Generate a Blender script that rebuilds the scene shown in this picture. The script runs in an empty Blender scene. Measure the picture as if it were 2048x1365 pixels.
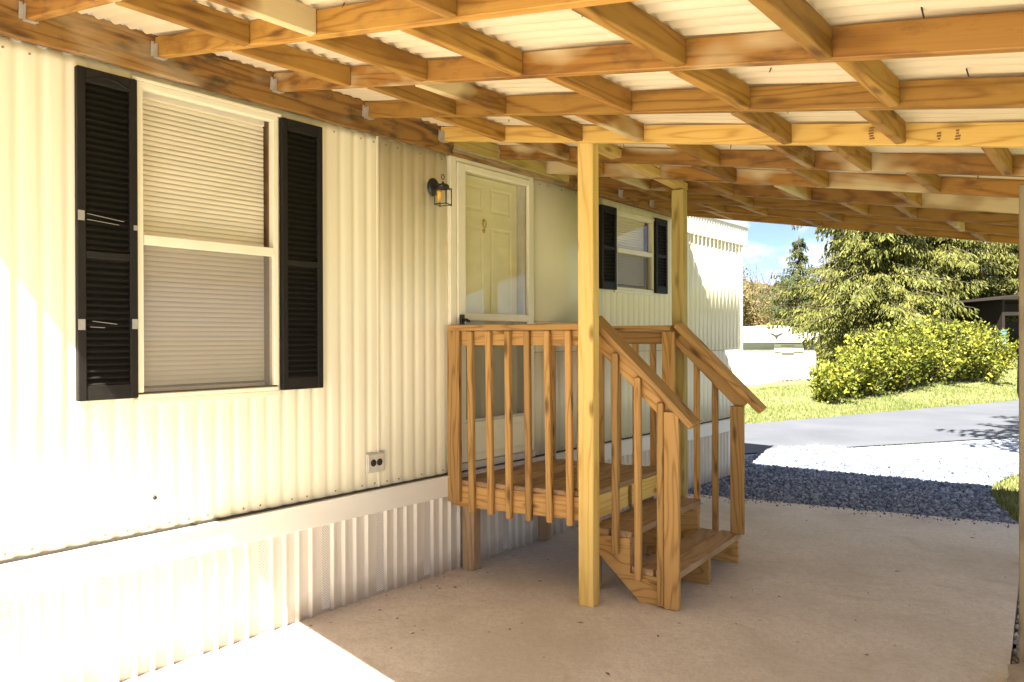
import bpy, bmesh, math, random
import numpy as np
from mathutils import Vector, Matrix, noise as mnoise

random.seed(7)
rng = np.random.default_rng(7)
scene = bpy.context.scene
COL = scene.collection

# ------------------------------------------------------------------ camera
CAM_LOC = Vector((3.4625, 0.0, 1.53))
YAW, PITCH, ROLL = 0.7009, -0.003275, -0.00282
fwd = Vector((-math.sin(YAW) * math.cos(PITCH), math.cos(YAW) * math.cos(PITCH), math.sin(PITCH)))
rgt0 = Vector((math.cos(YAW), math.sin(YAW), 0))
up0 = rgt0.cross(fwd)
rgt = rgt0 * math.cos(ROLL) + up0 * math.sin(ROLL)
upv = up0 * math.cos(ROLL) - rgt0 * math.sin(ROLL)
cam_data = bpy.data.cameras.new('camera')
cam = bpy.data.objects.new('camera', cam_data)
COL.objects.link(cam)
M = Matrix.Identity(4)
for i in range(3):
    M[i][0], M[i][1], M[i][2], M[i][3] = rgt[i], upv[i], -fwd[i], CAM_LOC[i]
cam.matrix_world = M
cam_data.sensor_width = 36.0
cam_data.lens = 1481.0 / 2048.0 * 36.0
cam_data.clip_end = 2000
cam_data.clip_start = 0.02
scene.camera = cam

# ------------------------------------------------------------------ light
SUN_TO = Vector((0.185, -0.76, 1.0)).normalized()
SUN_EL = math.asin(SUN_TO.z)
SUN_AZ = math.atan2(SUN_TO.x, SUN_TO.y)
sd = bpy.data.lights.new('sun', 'SUN')
sd.energy = 5.0
sd.angle = math.radians(0.5)
sd.color = (1.0, 0.95, 0.85)
sun = bpy.data.objects.new('sun', sd)
COL.objects.link(sun)
sun.rotation_euler = (-SUN_TO).to_track_quat('-Z', 'Y').to_euler()
sun.location = (6, -10, 15)

world = bpy.data.worlds.new("World")
scene.world = world
world.use_nodes = True
wn = world.node_tree
wn.nodes.clear()


def nd(nt, kind, **kw):
    n = nt.nodes.new(kind)
    for k, v in kw.items():
        if k.startswith('i_'):
            key = k[2:]
            key = int(key) if key.isdigit() else key.replace('_', ' ')
            n.inputs[key].default_value = v
        else:
            setattr(n, k, v)
    return n


sky = nd(wn, 'ShaderNodeTexSky', sky_type='NISHITA', sun_disc=False, sun_elevation=SUN_EL, sun_rotation=SUN_AZ,
         air_density=0.35, dust_density=0.0, ozone_density=0.6, altitude=500)
SKY_STRENGTH = 0.05
tc = nd(wn, 'ShaderNodeTexCoord')
mp = nd(wn, 'ShaderNodeMapping')
mp.inputs['Scale'].default_value = (7.0, 7.0, 17.0)
mp.inputs['Location'].default_value = (3.1, 0.4, 0.15)
cn = nd(wn, 'ShaderNodeTexNoise', i_Scale=1.0, i_Detail=8.0, i_Roughness=0.58)
# a bank of fair weather cumulus low over the lane
vd = nd(wn, 'ShaderNodeVectorMath', operation='SUBTRACT')
vd.inputs[1].default_value = (-0.375, 0.915, 0.112)
vs_ = nd(wn, 'ShaderNodeVectorMath', operation='MULTIPLY')
vs_.inputs[1].default_value = (6.0, 6.0, 26.0)
vl = nd(wn, 'ShaderNodeVectorMath', operation='LENGTH')
bank_ = nd(wn, 'ShaderNodeMapRange')
bank_.inputs['From Min'].default_value = 0.0
bank_.inputs['From Max'].default_value = 1.4
bank_.inputs['To Min'].default_value = 0.11
bank_.inputs['To Max'].default_value = 0.0
ad = nd(wn, 'ShaderNodeMath', operation='ADD')
cr = nd(wn, 'ShaderNodeValToRGB')
cr.color_ramp.elements[0].position = 0.50
cr.color_ramp.elements[0].color = (0.10, 0.10, 0.10, 1)
cr.color_ramp.elements[1].position = 0.62
mx = nd(wn, 'ShaderNodeMix', data_type='RGBA')
mx.inputs['B'].default_value = (4.6, 4.55, 4.6, 1)
wn.links.new(tc.outputs['Generated'], vd.inputs[0])
wn.links.new(vd.outputs[0], vs_.inputs[0])
wn.links.new(vs_.outputs[0], vl.inputs[0])
wn.links.new(vl.outputs['Value'], bank_.inputs['Value'])
wn.links.new(cn.outputs['Fac'], ad.inputs[0])
wn.links.new(bank_.outputs[0], ad.inputs[1])
bg = nd(wn, 'ShaderNodeBackground', i_Strength=SKY_STRENGTH)
wo = nd(wn, 'ShaderNodeOutputWorld')
L = wn.links.new
L(tc.outputs['Generated'], mp.inputs['Vector'])
L(mp.outputs['Vector'], cn.inputs['Vector'])
L(ad.outputs[0], cr.inputs['Fac'])
L(cr.outputs['Color'], mx.inputs['Factor'])
L(sky.outputs['Color'], mx.inputs['A'])
L(mx.outputs['Result'], bg.inputs['Color'])
L(bg.outputs['Background'], wo.inputs['Surface'])

scene.view_settings.view_transform = 'Standard'
scene.view_settings.look = 'None'
scene.view_settings.gamma = 1.0
scene.view_settings.use_curve_mapping = False
scene.view_settings.exposure = 2.58
scene.cycles.max_bounces = 10
scene.cycles.diffuse_bounces = 6
scene.cycles.transparent_max_bounces = 12
scene.cycles.sample_clamp_indirect = 6.0
try:
    scene.cycles.use_denoising = True
    scene.cycles.denoiser = 'OPENIMAGEDENOISE'
except Exception:
    pass


# ------------------------------------------------------------------ materials
def new_mat(name):
    m = bpy.data.materials.new(name)
    m.use_nodes = True
    nt = m.node_tree
    nt.nodes.clear()
    out = nt.nodes.new('ShaderNodeOutputMaterial')
    p = nt.nodes.new('ShaderNodeBsdfPrincipled')
    nt.links.new(p.outputs[0], out.inputs[0])
    return m, nt, p, out


def c4(c):
    return (c[0], c[1], c[2], 1.0)


def ramp(nt, fac, stops):
    r = nt.nodes.new('ShaderNodeValToRGB')
    els = r.color_ramp.elements
    while len(els) < len(stops):
        els.new(0.5)
    for e, (p, c) in zip(els, stops):
        e.position = p
        e.color = c4(c)
    nt.links.new(fac, r.inputs['Fac'])
    return r.outputs['Color']


def coords(nt, scale=(1, 1, 1), kind='Object', rand=0.0):
    t = nt.nodes.new('ShaderNodeTexCoord')
    m = nt.nodes.new('ShaderNodeMapping')
    m.inputs['Scale'].default_value = scale
    nt.links.new(t.outputs[kind], m.inputs['Vector'])
    if rand:
        oi = nt.nodes.new('ShaderNodeObjectInfo')
        mu = nd(nt, 'ShaderNodeVectorMath', operation='SCALE')
        mu.inputs['Scale'].default_value = rand
        cb = nd(nt, 'ShaderNodeCombineXYZ')
        for i in range(3):
            nt.links.new(oi.outputs['Random'], cb.inputs[i])
        nt.links.new(cb.outputs[0], mu.inputs[0])
        nt.links.new(mu.outputs[0], m.inputs['Location'])
    return m.outputs['Vector']


def noise(nt, vec, scale=1.0, detail=4.0, rough=0.55, dist=0.0):
    n = nd(nt, 'ShaderNodeTexNoise', i_Scale=scale, i_Detail=detail, i_Roughness=rough, i_Distortion=dist)
    nt.links.new(vec, n.inputs['Vector'])
    return n.outputs['Fac']


def math_n(nt, op, a, b=None, clamp=False):
    n = nd(nt, 'ShaderNodeMath', operation=op, use_clamp=clamp)
    for i, v in enumerate((a, b)):
        if v is None:
            continue
        if isinstance(v, (int, float)):
            n.inputs[i].default_value = v
        else:
            nt.links.new(v, n.inputs[i])
    return n.outputs[0]


def mixc(nt, fac, a, b, blend='MIX'):
    n = nd(nt, 'ShaderNodeMix', data_type='RGBA', blend_type=blend)
    for key, v in (('Factor', fac), ('A', a), ('B', b)):
        if isinstance(v, (int, float)):
            n.inputs[key].default_value = v
        elif isinstance(v, tuple):
            n.inputs[key].default_value = c4(v)
        else:
            nt.links.new(v, n.inputs[key])
    return n.outputs['Result']


def bump(nt, p, h, strength=0.3, dist=0.01):
    b = nd(nt, 'ShaderNodeBump', i_Strength=strength, i_Distance=dist)
    nt.links.new(h, b.inputs['Height'])
    nt.links.new(b.outputs['Normal'], p.inputs['Normal'])


def mat_wood(name, light, mid, dark, knots=0.5, spray=0.0, spray_col=(0.78, 0.66, 0.42), stain=0.0,
             stain_col=(0.05, 0.035, 0.02), freq=38.0, rough=0.65, knot_scale=(2.2, 8.0, 8.0)):
    m, nt, p, o = new_mat(name)
    v = coords(nt, (0.62, 6.0, 6.0), rand=37.0)
    n1 = noise(nt, v, 1.0, 2.0, 0.45, 0.3)
    s = math_n(nt, 'SINE', math_n(nt, 'MULTIPLY', n1, freq))
    s = math_n(nt, 'MULTIPLY_ADD', s, 0.5)
    s.node.inputs[2].default_value = 0.5
    s = math_n(nt, 'SUBTRACT', 1.0, math_n(nt, 'POWER', s, 3.5))
    nb_ = noise(nt, coords(nt, (0.9, 3.0, 3.0), rand=23.0), 1.0, 4.0, 0.6)
    s = math_n(nt, 'ADD', math_n(nt, 'MULTIPLY', s, 0.62), math_n(nt, 'MULTIPLY', nb_, 0.42))
    vf = coords(nt, (2.5, 160.0, 160.0), rand=11.0)
    nf = noise(nt, vf, 1.0, 3.0, 0.6)
    g = math_n(nt, 'ADD', math_n(nt, 'MULTIPLY', s, 0.58), math_n(nt, 'MULTIPLY', nf, 0.42))
    col = ramp(nt, g, [(0.15, dark), (0.45, mid), (0.85, light)])
    # per piece tone
    oi = nt.nodes.new('ShaderNodeObjectInfo')
    tone = math_n(nt, 'MULTIPLY_ADD', oi.outputs['Random'], 0.45)
    tone.node.inputs[2].default_value = 0.78
    hs = nd(nt, 'ShaderNodeHueSaturation')
    nt.links.new(col, hs.inputs['Color'])
    nt.links.new(tone, hs.inputs['Value'])
    col = hs.outputs[0]
    if knots:
        vk = coords(nt, (1, 1, 1))
        sx = nt.nodes.new('ShaderNodeSeparateXYZ')
        nt.links.new(vk, sx.inputs[0])
        yz = math_n(nt, 'ADD', sx.outputs['Y'], math_n(nt, 'MULTIPLY', sx.outputs['Z'], 1.3))
        cb = nt.nodes.new('ShaderNodeCombineXYZ')
        kx = math_n(nt, 'ADD', math_n(nt, 'MULTIPLY', sx.outputs['X'], knot_scale[0]), math_n(nt, 'MULTIPLY', oi.outputs['Random'], 91.0))
        ky = math_n(nt, 'ADD', math_n(nt, 'MULTIPLY', yz, knot_scale[1]), math_n(nt, 'MULTIPLY', oi.outputs['Random'], 47.0))
        nt.links.new(kx, cb.inputs[0])
        nt.links.new(ky, cb.inputs[1])
        vo = nd(nt, 'ShaderNodeTexVoronoi', i_Scale=1.0, i_Randomness=1.0, voronoi_dimensions='2D')
        nt.links.new(cb.outputs[0], vo.inputs['Vector'])
        sc_ = nd(nt, 'ShaderNodeSeparateColor')
        nt.links.new(vo.outputs['Color'], sc_.inputs[0])
        on = math_n(nt, 'GREATER_THAN', sc_.outputs[0], 0.52)
        dd = math_n(nt, 'ADD', vo.outputs['Distance'], math_n(nt, 'MULTIPLY', nf, 0.06))
        k = ramp(nt, dd, [(0.07, (1, 1, 1)), (0.13, (0.55, 0.55, 0.55)), (0.19, (0, 0, 0))])
        k = math_n(nt, 'MULTIPLY', k, on)
        col = mixc(nt, math_n(nt, 'MULTIPLY', k, knots), col, tuple(c * 0.6 for c in dark))
    if stain:
        vs = coords(nt, (3.4, 9.0, 9.0), rand=71.0)
        ns = ramp(nt, noise(nt, vs, 1.6, 6.0, 0.65), [(0.50, (0, 0, 0)), (0.66, (1, 1, 1))])
        col = mixc(nt, math_n(nt, 'MULTIPLY', ns, stain), col, stain_col)
    if spray:
        vs = coords(nt, (1.4, 3.0, 3.0), rand=91.0)
        ns = ramp(nt, noise(nt, vs, 1.0, 3.0, 0.5), [(0.53, (0, 0, 0)), (0.62, (1, 1, 1))])
        col = mixc(nt, math_n(nt, 'MULTIPLY', ns, spray), col, spray_col)
    nt.links.new(col, p.inputs['Base Color'])
    p.inputs['Roughness'].default_value = rough
    p.inputs['Specular IOR Level'].default_value = 0.3
    bump(nt, p, g, 0.35, 0.004)
    return m


def mat_paint(name, col, rough=0.45, dirt=0.15, dirt_col=(0.35, 0.22, 0.1), streak=(14, 14, 0.7), metal=0.0, spec=0.5,
              grime=0.0, kind='Object'):
    m, nt, p, o = new_mat(name)
    v = coords(nt, streak, kind)
    n = noise(nt, v, 1.0, 5.0, 0.6)
    f = ramp(nt, n, [(0.45, (0, 0, 0)), (0.8, (1, 1, 1))])
    c = mixc(nt, math_n(nt, 'MULTIPLY', f, dirt), col, dirt_col)
    v2 = coords(nt, (9, 9, 9), kind)
    n2 = noise(nt, v2, 1.0, 6.0, 0.65)
    f2 = ramp(nt, n2, [(0.58, (0, 0, 0)), (0.75, (1, 1, 1))])
    c = mixc(nt, math_n(nt, 'MULTIPLY', f2, dirt * 0.7), c, dirt_col)
    if grime:
        sp = nt.nodes.new('ShaderNodeTexCoord')
        sx = nt.nodes.new('ShaderNodeSeparateXYZ')
        nt.links.new(sp.outputs['Object'], sx.inputs[0])
        gz = ramp(nt, math_n(nt, 'ADD', sx.outputs['Z'], math_n(nt, 'MULTIPLY', n2, 0.12)),
                  [(0.03, (1, 1, 1)), (0.20, (0, 0, 0))])
        c = mixc(nt, math_n(nt, 'MULTIPLY', gz, grime), c, (0.25, 0.17, 0.10))
    nt.links.new(c, p.inputs['Base Color'])
    p.inputs['Roughness'].default_value = rough
    p.inputs['Metallic'].default_value = metal
    p.inputs['Specular IOR Level'].default_value = spec
    bump(nt, p, n2, 0.06, 0.005)
    return m


def mat_glass(name, tint=(1, 1, 1), haze=0.0):
    m = bpy.data.materials.new(name)
    m.use_nodes = True
    nt = m.node_tree
    nt.nodes.clear()
    o = nt.nodes.new('ShaderNodeOutputMaterial')
    t = nd(nt, 'ShaderNodeBsdfTransparent')
    t.inputs[0].default_value = c4(tint)
    g = nd(nt, 'ShaderNodeBsdfGlossy', i_Roughness=0.03)
    lw = nd(nt, 'ShaderNodeLayerWeight', i_Blend=0.5)
    f = math_n(nt, 'MULTIPLY_ADD', math_n(nt, 'POWER', lw.outputs['Facing'], 4.0), 0.55, True)
    f.node.inputs[2].default_value = 0.035
    mixs = nt.nodes.new('ShaderNodeMixShader')
    nt.links.new(f, mixs.inputs[0])
    nt.links.new(t.outputs[0], mixs.inputs[1])
    nt.links.new(g.outputs[0], mixs.inputs[2])
    last = mixs
    if haze:
        d = nd(nt, 'ShaderNodeBsdfDiffuse')
        d.inputs[0].default_value = (0.55, 0.5, 0.42, 1)
        v = coords(nt, (3, 3, 3))
        h = ramp(nt, noise(nt, v, 1.0, 5.0, 0.6), [(0.4, (0, 0, 0)), (0.8, (1, 1, 1))])
        m2 = nt.nodes.new('ShaderNodeMixShader')
        nt.links.new(math_n(nt, 'MULTIPLY', h, haze), m2.inputs[0])
        nt.links.new(mixs.outputs[0], m2.inputs[1])
        nt.links.new(d.outputs[0], m2.inputs[2])
        last = m2
    nt.links.new(last.outputs[0], o.inputs[0])
    return m


def mat_leaf(name, cols, rough=0.6, trans=0.25, scale=0.8):
    """leaf colour varies from clump to clump and leaf to leaf"""
    m, nt, p, o = new_mat(name)
    v = coords(nt, (scale, scale, scale))
    n = noise(nt, v, 1.0, 3.0, 0.6)
    g = nt.nodes.new('ShaderNodeNewGeometry')
    f = math_n(nt, 'ADD', math_n(nt, 'MULTIPLY', n, 0.6), math_n(nt, 'MULTIPLY', g.outputs['Random Per Island'], 0.4))
    c = ramp(nt, f, [(0.2 + 0.6 * i / max(1, len(cols) - 1), cc) for i, cc in enumerate(cols)])
    nt.links.new(c, p.inputs['Base Color'])
    p.inputs['Roughness'].default_value = rough
    p.inputs['Specular IOR Level'].default_value = 0.2
    t = nt.nodes.new('ShaderNodeBsdfTranslucent')
    nt.links.new(c, t.inputs[0])
    mixs = nd(nt, 'ShaderNodeMixShader', i_0=trans)
    nt.links.new(p.outputs[0], mixs.inputs[1])
    nt.links.new(t.outputs[0], mixs.inputs[2])
    nt.links.new(mixs.outputs[0], o.inputs[0])
    return m


W_RAFTER = mat_wood('rafter_wood', (0.37, 0.198, 0.038), (0.285, 0.138, 0.022), (0.145, 0.058, 0.009), knots=0.7, spray=0.0, stain=0.35, stain_col=(0.12, 0.05, 0.012), freq=70)
W_SPRAY = mat_wood('oversprayed_rafter_wood', (0.33, 0.165, 0.033), (0.25, 0.110, 0.019), (0.14, 0.055, 0.009), knots=0.6, spray=0.8, spray_col=(0.62, 0.50, 0.27), stain=0.6, stain_col=(0.09, 0.04, 0.012), freq=70)
W_PINE = mat_wood('pale_rafter_pine', (0.60, 0.385, 0.105), (0.51, 0.305, 0.070), (0.32, 0.16, 0.028), knots=0.6, freq=60)
W_OLD = mat_wood('weathered_ledger_wood', (0.38, 0.20, 0.05), (0.26, 0.12, 0.026), (0.09, 0.042, 0.012), knots=0.8, spray=0.45,
                 spray_col=(0.50, 0.38, 0.22), stain=0.9, freq=75)
W_NEW = mat_wood('new_yellow_pine', (0.78, 0.55, 0.185), (0.70, 0.46, 0.125), (0.50, 0.28, 0.055), knots=0.95, freq=46, knot_scale=(2.6, 6.5, 6.5))
W_GREEN = mat_wood('treated_green_wood', (0.52, 0.40, 0.125), (0.44, 0.32, 0.085), (0.28, 0.19, 0.045), knots=0.6, freq=46)
W_DECK = mat_wood('stained_cedar_wood', (0.53, 0.305, 0.100), (0.41, 0.220, 0.062), (0.18, 0.080, 0.019), knots=0.85, freq=78)
W_TREAD = mat_wood('worn_deck_wood', (0.45, 0.30, 0.16), (0.36, 0.225, 0.11), (0.21, 0.12, 0.05), knots=0.4, stain=0.35,
                   stain_col=(0.18, 0.11, 0.06), freq=60)
W_GREY = mat_wood('grey_old_post_wood', (0.42, 0.33, 0.20), (0.34, 0.26, 0.15), (0.22, 0.16, 0.09), knots=0.4, freq=30)
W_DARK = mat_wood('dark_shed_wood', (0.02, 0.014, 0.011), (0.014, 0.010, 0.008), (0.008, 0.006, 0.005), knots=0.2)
SIDING = mat_paint('cream_siding_paint', (0.83, 0.76, 0.565), 0.38, 0.08, (0.60, 0.46, 0.28), (11, 11, 0.5))
SIDING_PLAIN = mat_paint('plain_cream_siding_paint', (0.77, 0.72, 0.50), 0.40, 0.10, (0.5, 0.40, 0.2), (4, 4, 2))
TRIM = mat_paint('white_trim_paint', (0.76, 0.71, 0.61), 0.42, 0.12, (0.5, 0.36, 0.2), (2, 2, 8))
SKIRT = mat_paint('white_skirting_vinyl', (0.72, 0.645, 0.53), 0.40, 0.16, (0.5, 0.38, 0.25), (10, 10, 1.2), grime=0.75)
FRAMEW = mat_paint('white_frame_paint', (0.80, 0.74, 0.55), 0.35, 0.1, (0.5, 0.3, 0.1), (8, 8, 8))
DOORP = mat_paint('cream_door_paint', (0.80, 0.74, 0.50), 0.35, 0.05, (0.5, 0.4, 0.2), (2, 2, 2))
BLIND = mat_paint('blind_vinyl', (0.84, 0.76, 0.60), 0.45, 0.05, (0.5, 0.4, 0.2), (2, 2, 2))
BLACK = mat_paint('black_shutter_plastic', (0.0125, 0.0105, 0.0085), 0.62, 0.12, (0.07, 0.055, 0.04), (3, 3, 9), spec=0.22)
IRON = mat_paint('black_iron', (0.018, 0.017, 0.016), 0.4, 0.05, (0.05, 0.04, 0.03), (5, 5, 5))
JAMB = mat_paint('brown_jamb', (0.20, 0.11, 0.045), 0.5, 0.1, (0.1, 0.05, 0.02), (4, 4, 2))
DARKIN = mat_paint('dark_interior', (0.05, 0.042, 0.035), 0.8, 0.0)
ZINC = mat_paint('galvanised_steel', (0.50, 0.46, 0.38), 0.5, 0.5, (0.3, 0.2, 0.1), (20, 20, 20), metal=0.5)
TAPE = mat_paint('silver_tape', (0.36, 0.34, 0.30), 0.35, 0.3, (0.2, 0.17, 0.13), (30, 30, 30), metal=0.3)
BRASS = mat_paint('brass', (0.65, 0.45, 0.12), 0.3, 0.05, (0.3, 0.2, 0.05), metal=0.9)
ALU = mat_paint('aluminium_sill', (0.60, 0.57, 0.50), 0.45, 0.25, (0.35, 0.3, 0.24), (12, 12, 12), metal=0.2)
AMBER = mat_paint('amber_socket', (0.75, 0.42, 0.05), 0.35, 0.0)
GREYBOX = mat_paint('grey_outlet_cover', (0.55, 0.50, 0.40), 0.45, 0.35, (0.2, 0.15, 0.1), (25, 25, 25))
CONC_BLOCK = mat_paint('stone_pier', (0.33, 0.27, 0.21), 0.9, 0.5, (0.12, 0.09, 0.06), (9, 9, 9))
WHITEFAR = mat_paint('white_far_paint', (0.78, 0.77, 0.74), 0.5, 0.08, (0.5, 0.45, 0.4), (2, 2, 2))
ROOFFAR = mat_paint('far_roof_metal', (0.45, 0.44, 0.42), 0.5, 0.2, (0.2, 0.18, 0.15), (2, 2, 2))
GREYRAIL = mat_paint('grey_rail_paint', (0.22, 0.22, 0.22), 0.6, 0.1, (0.1, 0.1, 0.1), (4, 4, 4))
RECESS = mat_paint('recess_shade_grey', (0.42, 0.44, 0.47), 0.6, 0.05)  # flat grey carries the shade under the neighbour's overhanging gable
BLUEP = mat_paint('blue_board_paint', (0.06, 0.20, 0.36), 0.6, 0.1, (0.03, 0.06, 0.1), (4, 4, 4))
EAGLE = mat_paint('eagle_black', (0.04, 0.035, 0.03), 0.5, 0.0)
RUBBER = mat_paint('black_plastic', (0.015, 0.015, 0.016), 0.5, 0.0)
INK = mat_paint('ink', (0.20, 0.10, 0.03), 0.8, 0.0)
GLASS = mat_glass('window_glass')
GLASS_DOOR = mat_glass('storm_door_glass', (1.0, 1.0, 0.97), 0.06)

# roofing: cream corrugated sheet letting a little light through
ROOFM, nt, p, o = new_mat('cream_roof_sheet')
v = coords(nt, (1.2, 5, 5))
n = noise(nt, v, 1.0, 5.0, 0.6)
c = ramp(nt, n, [(0.3, (0.50, 0.405, 0.25)), (0.7, (0.60, 0.50, 0.33))])
nt.links.new(c, p.inputs['Base Color'])
p.inputs['Roughness'].default_value = 0.5
tr = nd(nt, 'ShaderNodeBsdfTranslucent')
tr.inputs[0].default_value = (0.55, 0.42, 0.22, 1)
ms = nd(nt, 'ShaderNodeMixShader', i_0=0.03)
nt.links.new(p.outputs[0], ms.inputs[1])
nt.links.new(tr.outputs[0], ms.inputs[2])
nt.links.new(ms.outputs[0], o.inputs[0])

# perforated vent strip of the skirting
VENT, nt, p, o = new_mat('perforated_vent_strip')
v = coords(nt, (1, 1, 1))
vo = nd(nt, 'ShaderNodeTexVoronoi', i_Scale=95.0, i_Randomness=0.0)
mpv = nd(nt, 'ShaderNodeMapping')
mpv.inputs['Rotation'].default_value = (0.7, 0, 0)
nt.links.new(v, mpv.inputs['Vector'])
nt.links.new(mpv.outputs[0], vo.inputs['Vector'])
c = ramp(nt, vo.outputs['Distance'], [(0.26, (0.42, 0.33, 0.25)), (0.44, (0.74, 0.69, 0.6))])
nt.links.new(c, p.inputs['Base Color'])

# insect screen of the windows, also the storm door's added shade sheet
SCREEN = bpy.data.materials.new('insect_screen')
SCREEN.use_nodes = True
nt = SCREEN.node_tree
nt.nodes.clear()
o = nt.nodes.new('ShaderNodeOutputMaterial')
t = nd(nt, 'ShaderNodeBsdfTransparent')
d = nd(nt, 'ShaderNodeBsdfDiffuse')
d.inputs[0].default_value = (0.30, 0.26, 0.23, 1)
ms = nd(nt, 'ShaderNodeMixShader', i_0=0.26)
nt.links.new(t.outputs[0], ms.inputs[1])
nt.links.new(d.outputs[0], ms.inputs[2])
nt.links.new(ms.outputs[0], o.inputs[0])

# concrete
CONC, nt, p, o = new_mat('concrete_slab')
v = coords(nt, (1, 1, 1))
n1 = noise(nt, v, 1.3, 6.0, 0.6)
n2 = noise(nt, v, 22.0, 6.0, 0.75)
n3 = noise(nt, v, 75.0, 4.0, 0.8)
c = ramp(nt, n1, [(0.34, (0.58, 0.515, 0.46)), (0.52, (0.69, 0.625, 0.57)), (0.68, (0.75, 0.685, 0.63))])
c = mixc(nt, math_n(nt, 'MULTIPLY', ramp(nt, n2, [(0.42, (0, 0, 0)), (0.70, (1, 1, 1))]), 0.40), c, (0.45, 0.39, 0.33))
c = mixc(nt, math_n(nt, 'MULTIPLY', ramp(nt, n3, [(0.47, (0, 0, 0)), (0.62, (1, 1, 1))]), 0.6), c, (0.46, 0.40, 0.355))
vst = noise(nt, coords(nt, (1.7, 2.6, 1)), 1.0, 5.0, 0.75, 1.2)
c = mixc(nt, math_n(nt, 'MULTIPLY', ramp(nt, vst, [(0.54, (0, 0, 0)), (0.66, (1, 1, 1))]), 0.5), c, (0.48, 0.40, 0.33))
# scattered dark crumbs
vc = nd(nt, 'ShaderNodeTexVoronoi', i_Scale=5.0)
nt.links.new(v, vc.inputs['Vector'])
c = mixc(nt, math_n(nt, 'MULTIPLY', ramp(nt, vc.outputs['Distance'], [(0.03, (1, 1, 1)), (0.06, (0, 0, 0))]), 0.6), c, (0.20, 0.16, 0.13))
nt.links.new(c, p.inputs['Base Color'])
p.inputs['Roughness'].default_value = 0.85
bump(nt, p, math_n(nt, 'ADD', n2, n3), 0.45, 0.006)

ASPH, nt, p, o = new_mat('asphalt')
v = coords(nt, (1, 1, 1))
n1 = noise(nt, v, 0.7, 5.0, 0.6)
n2 = noise(nt, v, 60.0, 4.0, 0.7)
c = ramp(nt, math_n(nt, 'ADD', math_n(nt, 'MULTIPLY', n1, 0.6), math_n(nt, 'MULTIPLY', n2, 0.4)),
         [(0.3, (0.058, 0.063, 0.076)), (0.7, (0.105, 0.111, 0.128))])
nt.links.new(c, p.inputs['Base Color'])
p.inputs['Roughness'].default_value = 0.9
bump(nt, p, n2, 0.4, 0.01)

GRAV, nt, p, o = new_mat('gravel_bed')
v = coords(nt, (1, 1, 1))
vo = nd(nt, 'ShaderNodeTexVoronoi', i_Scale=38.0)
nt.links.new(v, vo.inputs['Vector'])
sep = nd(nt, 'ShaderNodeSeparateColor')
nt.links.new(vo.outputs['Color'], sep.inputs[0])
c = ramp(nt, sep.outputs[0], [(0.0, (0.11, 0.125, 0.165)), (0.5, (0.21, 0.23, 0.28)), (1.0, (0.38, 0.40, 0.45))])
nt.links.new(c, p.inputs['Base Color'])
p.inputs['Roughness'].default_value = 0.9
bump(nt, p, vo.outputs['Distance'], 0.8, 0.02)

STONE, nt, p, o = new_mat('gravel_stone')
g = nt.nodes.new('ShaderNodeNewGeometry')
c = ramp(nt, g.outputs['Random Per Island'], [(0.0, (0.075, 0.095, 0.145)), (0.5, (0.165, 0.19, 0.26)), (1.0, (0.36, 0.385, 0.45))])
nt.links.new(c, p.inputs['Base Color'])
p.inputs['Roughness'].default_value = 0.85

EDGE_STONE, nt, p, o = new_mat('edge_stone')
g = nt.nodes.new('ShaderNodeNewGeometry')
c = ramp(nt, g.outputs['Random Per Island'], [(0.0, (0.20, 0.16, 0.11)), (0.5, (0.38, 0.33, 0.27)), (1.0, (0.55, 0.52, 0.48))])
nt.links.new(c, p.inputs['Base Color'])
p.inputs['Roughness'].default_value = 0.9

GROUND, nt, p, o = new_mat('grassy_ground')
v = coords(nt, (1, 1, 1))
n1 = noise(nt, v, 0.45, 5.0, 0.6)
n2 = noise(nt, v, 9.0, 5.0, 0.7)
f = math_n(nt, 'ADD', math_n(nt, 'MULTIPLY', n1, 0.6), math_n(nt, 'MULTIPLY', n2, 0.4))
c = ramp(nt, f, [(0.34, (0.085, 0.115, 0.03)), (0.52, (0.155, 0.165, 0.055)), (0.70, (0.25, 0.195, 0.11))])
nt.links.new(c, p.inputs['Base Color'])
p.inputs['Roughness'].default_value = 1.0
bump(nt, p, n2, 0.6, 0.05)

SPRUCE = mat_leaf('spruce_needles', [(0.045, 0.058, 0.014), (0.115, 0.122, 0.027), (0.215, 0.19, 0.045)], 0.6, 0.15, 0.9)
PINE = mat_leaf('pine_needles', [(0.03, 0.045, 0.014), (0.06, 0.075, 0.02), (0.12, 0.115, 0.03)], 0.6, 0.15, 0.9)
BUSHL = mat_leaf('bush_leaves', [(0.030, 0.050, 0.010), (0.145, 0.16, 0.020), (0.34, 0.31, 0.04)], 0.45, 0.15, 2.2)  # dark and bright stops also carry the bush's shadows and highlights
AUTUMN = mat_leaf('autumn_leaves', [(0.10, 0.09, 0.03), (0.20, 0.155, 0.065), (0.30, 0.23, 0.12)], 0.7, 0.3, 0.5)
GRASSB = mat_leaf('grass_blades', [(0.09, 0.13, 0.03), (0.185, 0.205, 0.06), (0.31, 0.285, 0.13)], 0.6, 0.3, 0.8)
BARK = mat_wood('tree_bark', (0.085, 0.065, 0.05), (0.06, 0.045, 0.034), (0.03, 0.022, 0.017), knots=0.2)


# ------------------------------------------------------------------ mesh helpers
def thing(name, label, cat, loc=(0, 0, 0), group=None):
    o = bpy.data.objects.new(name, None)
    COL.objects.link(o)
    o.location = loc
    o.empty_display_size = 0.1
    o['label'] = label
    o['category'] = cat
    if group:
        o['group'] = group
    return o


def tag(o, label, cat, group=None):
    o['label'] = label
    o['category'] = cat
    if group:
        o['group'] = group
    return o


def wloc(o):
    v = Vector((0, 0, 0))
    while o is not None:
        v += o.location
        o = o.parent
    return v


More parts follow.
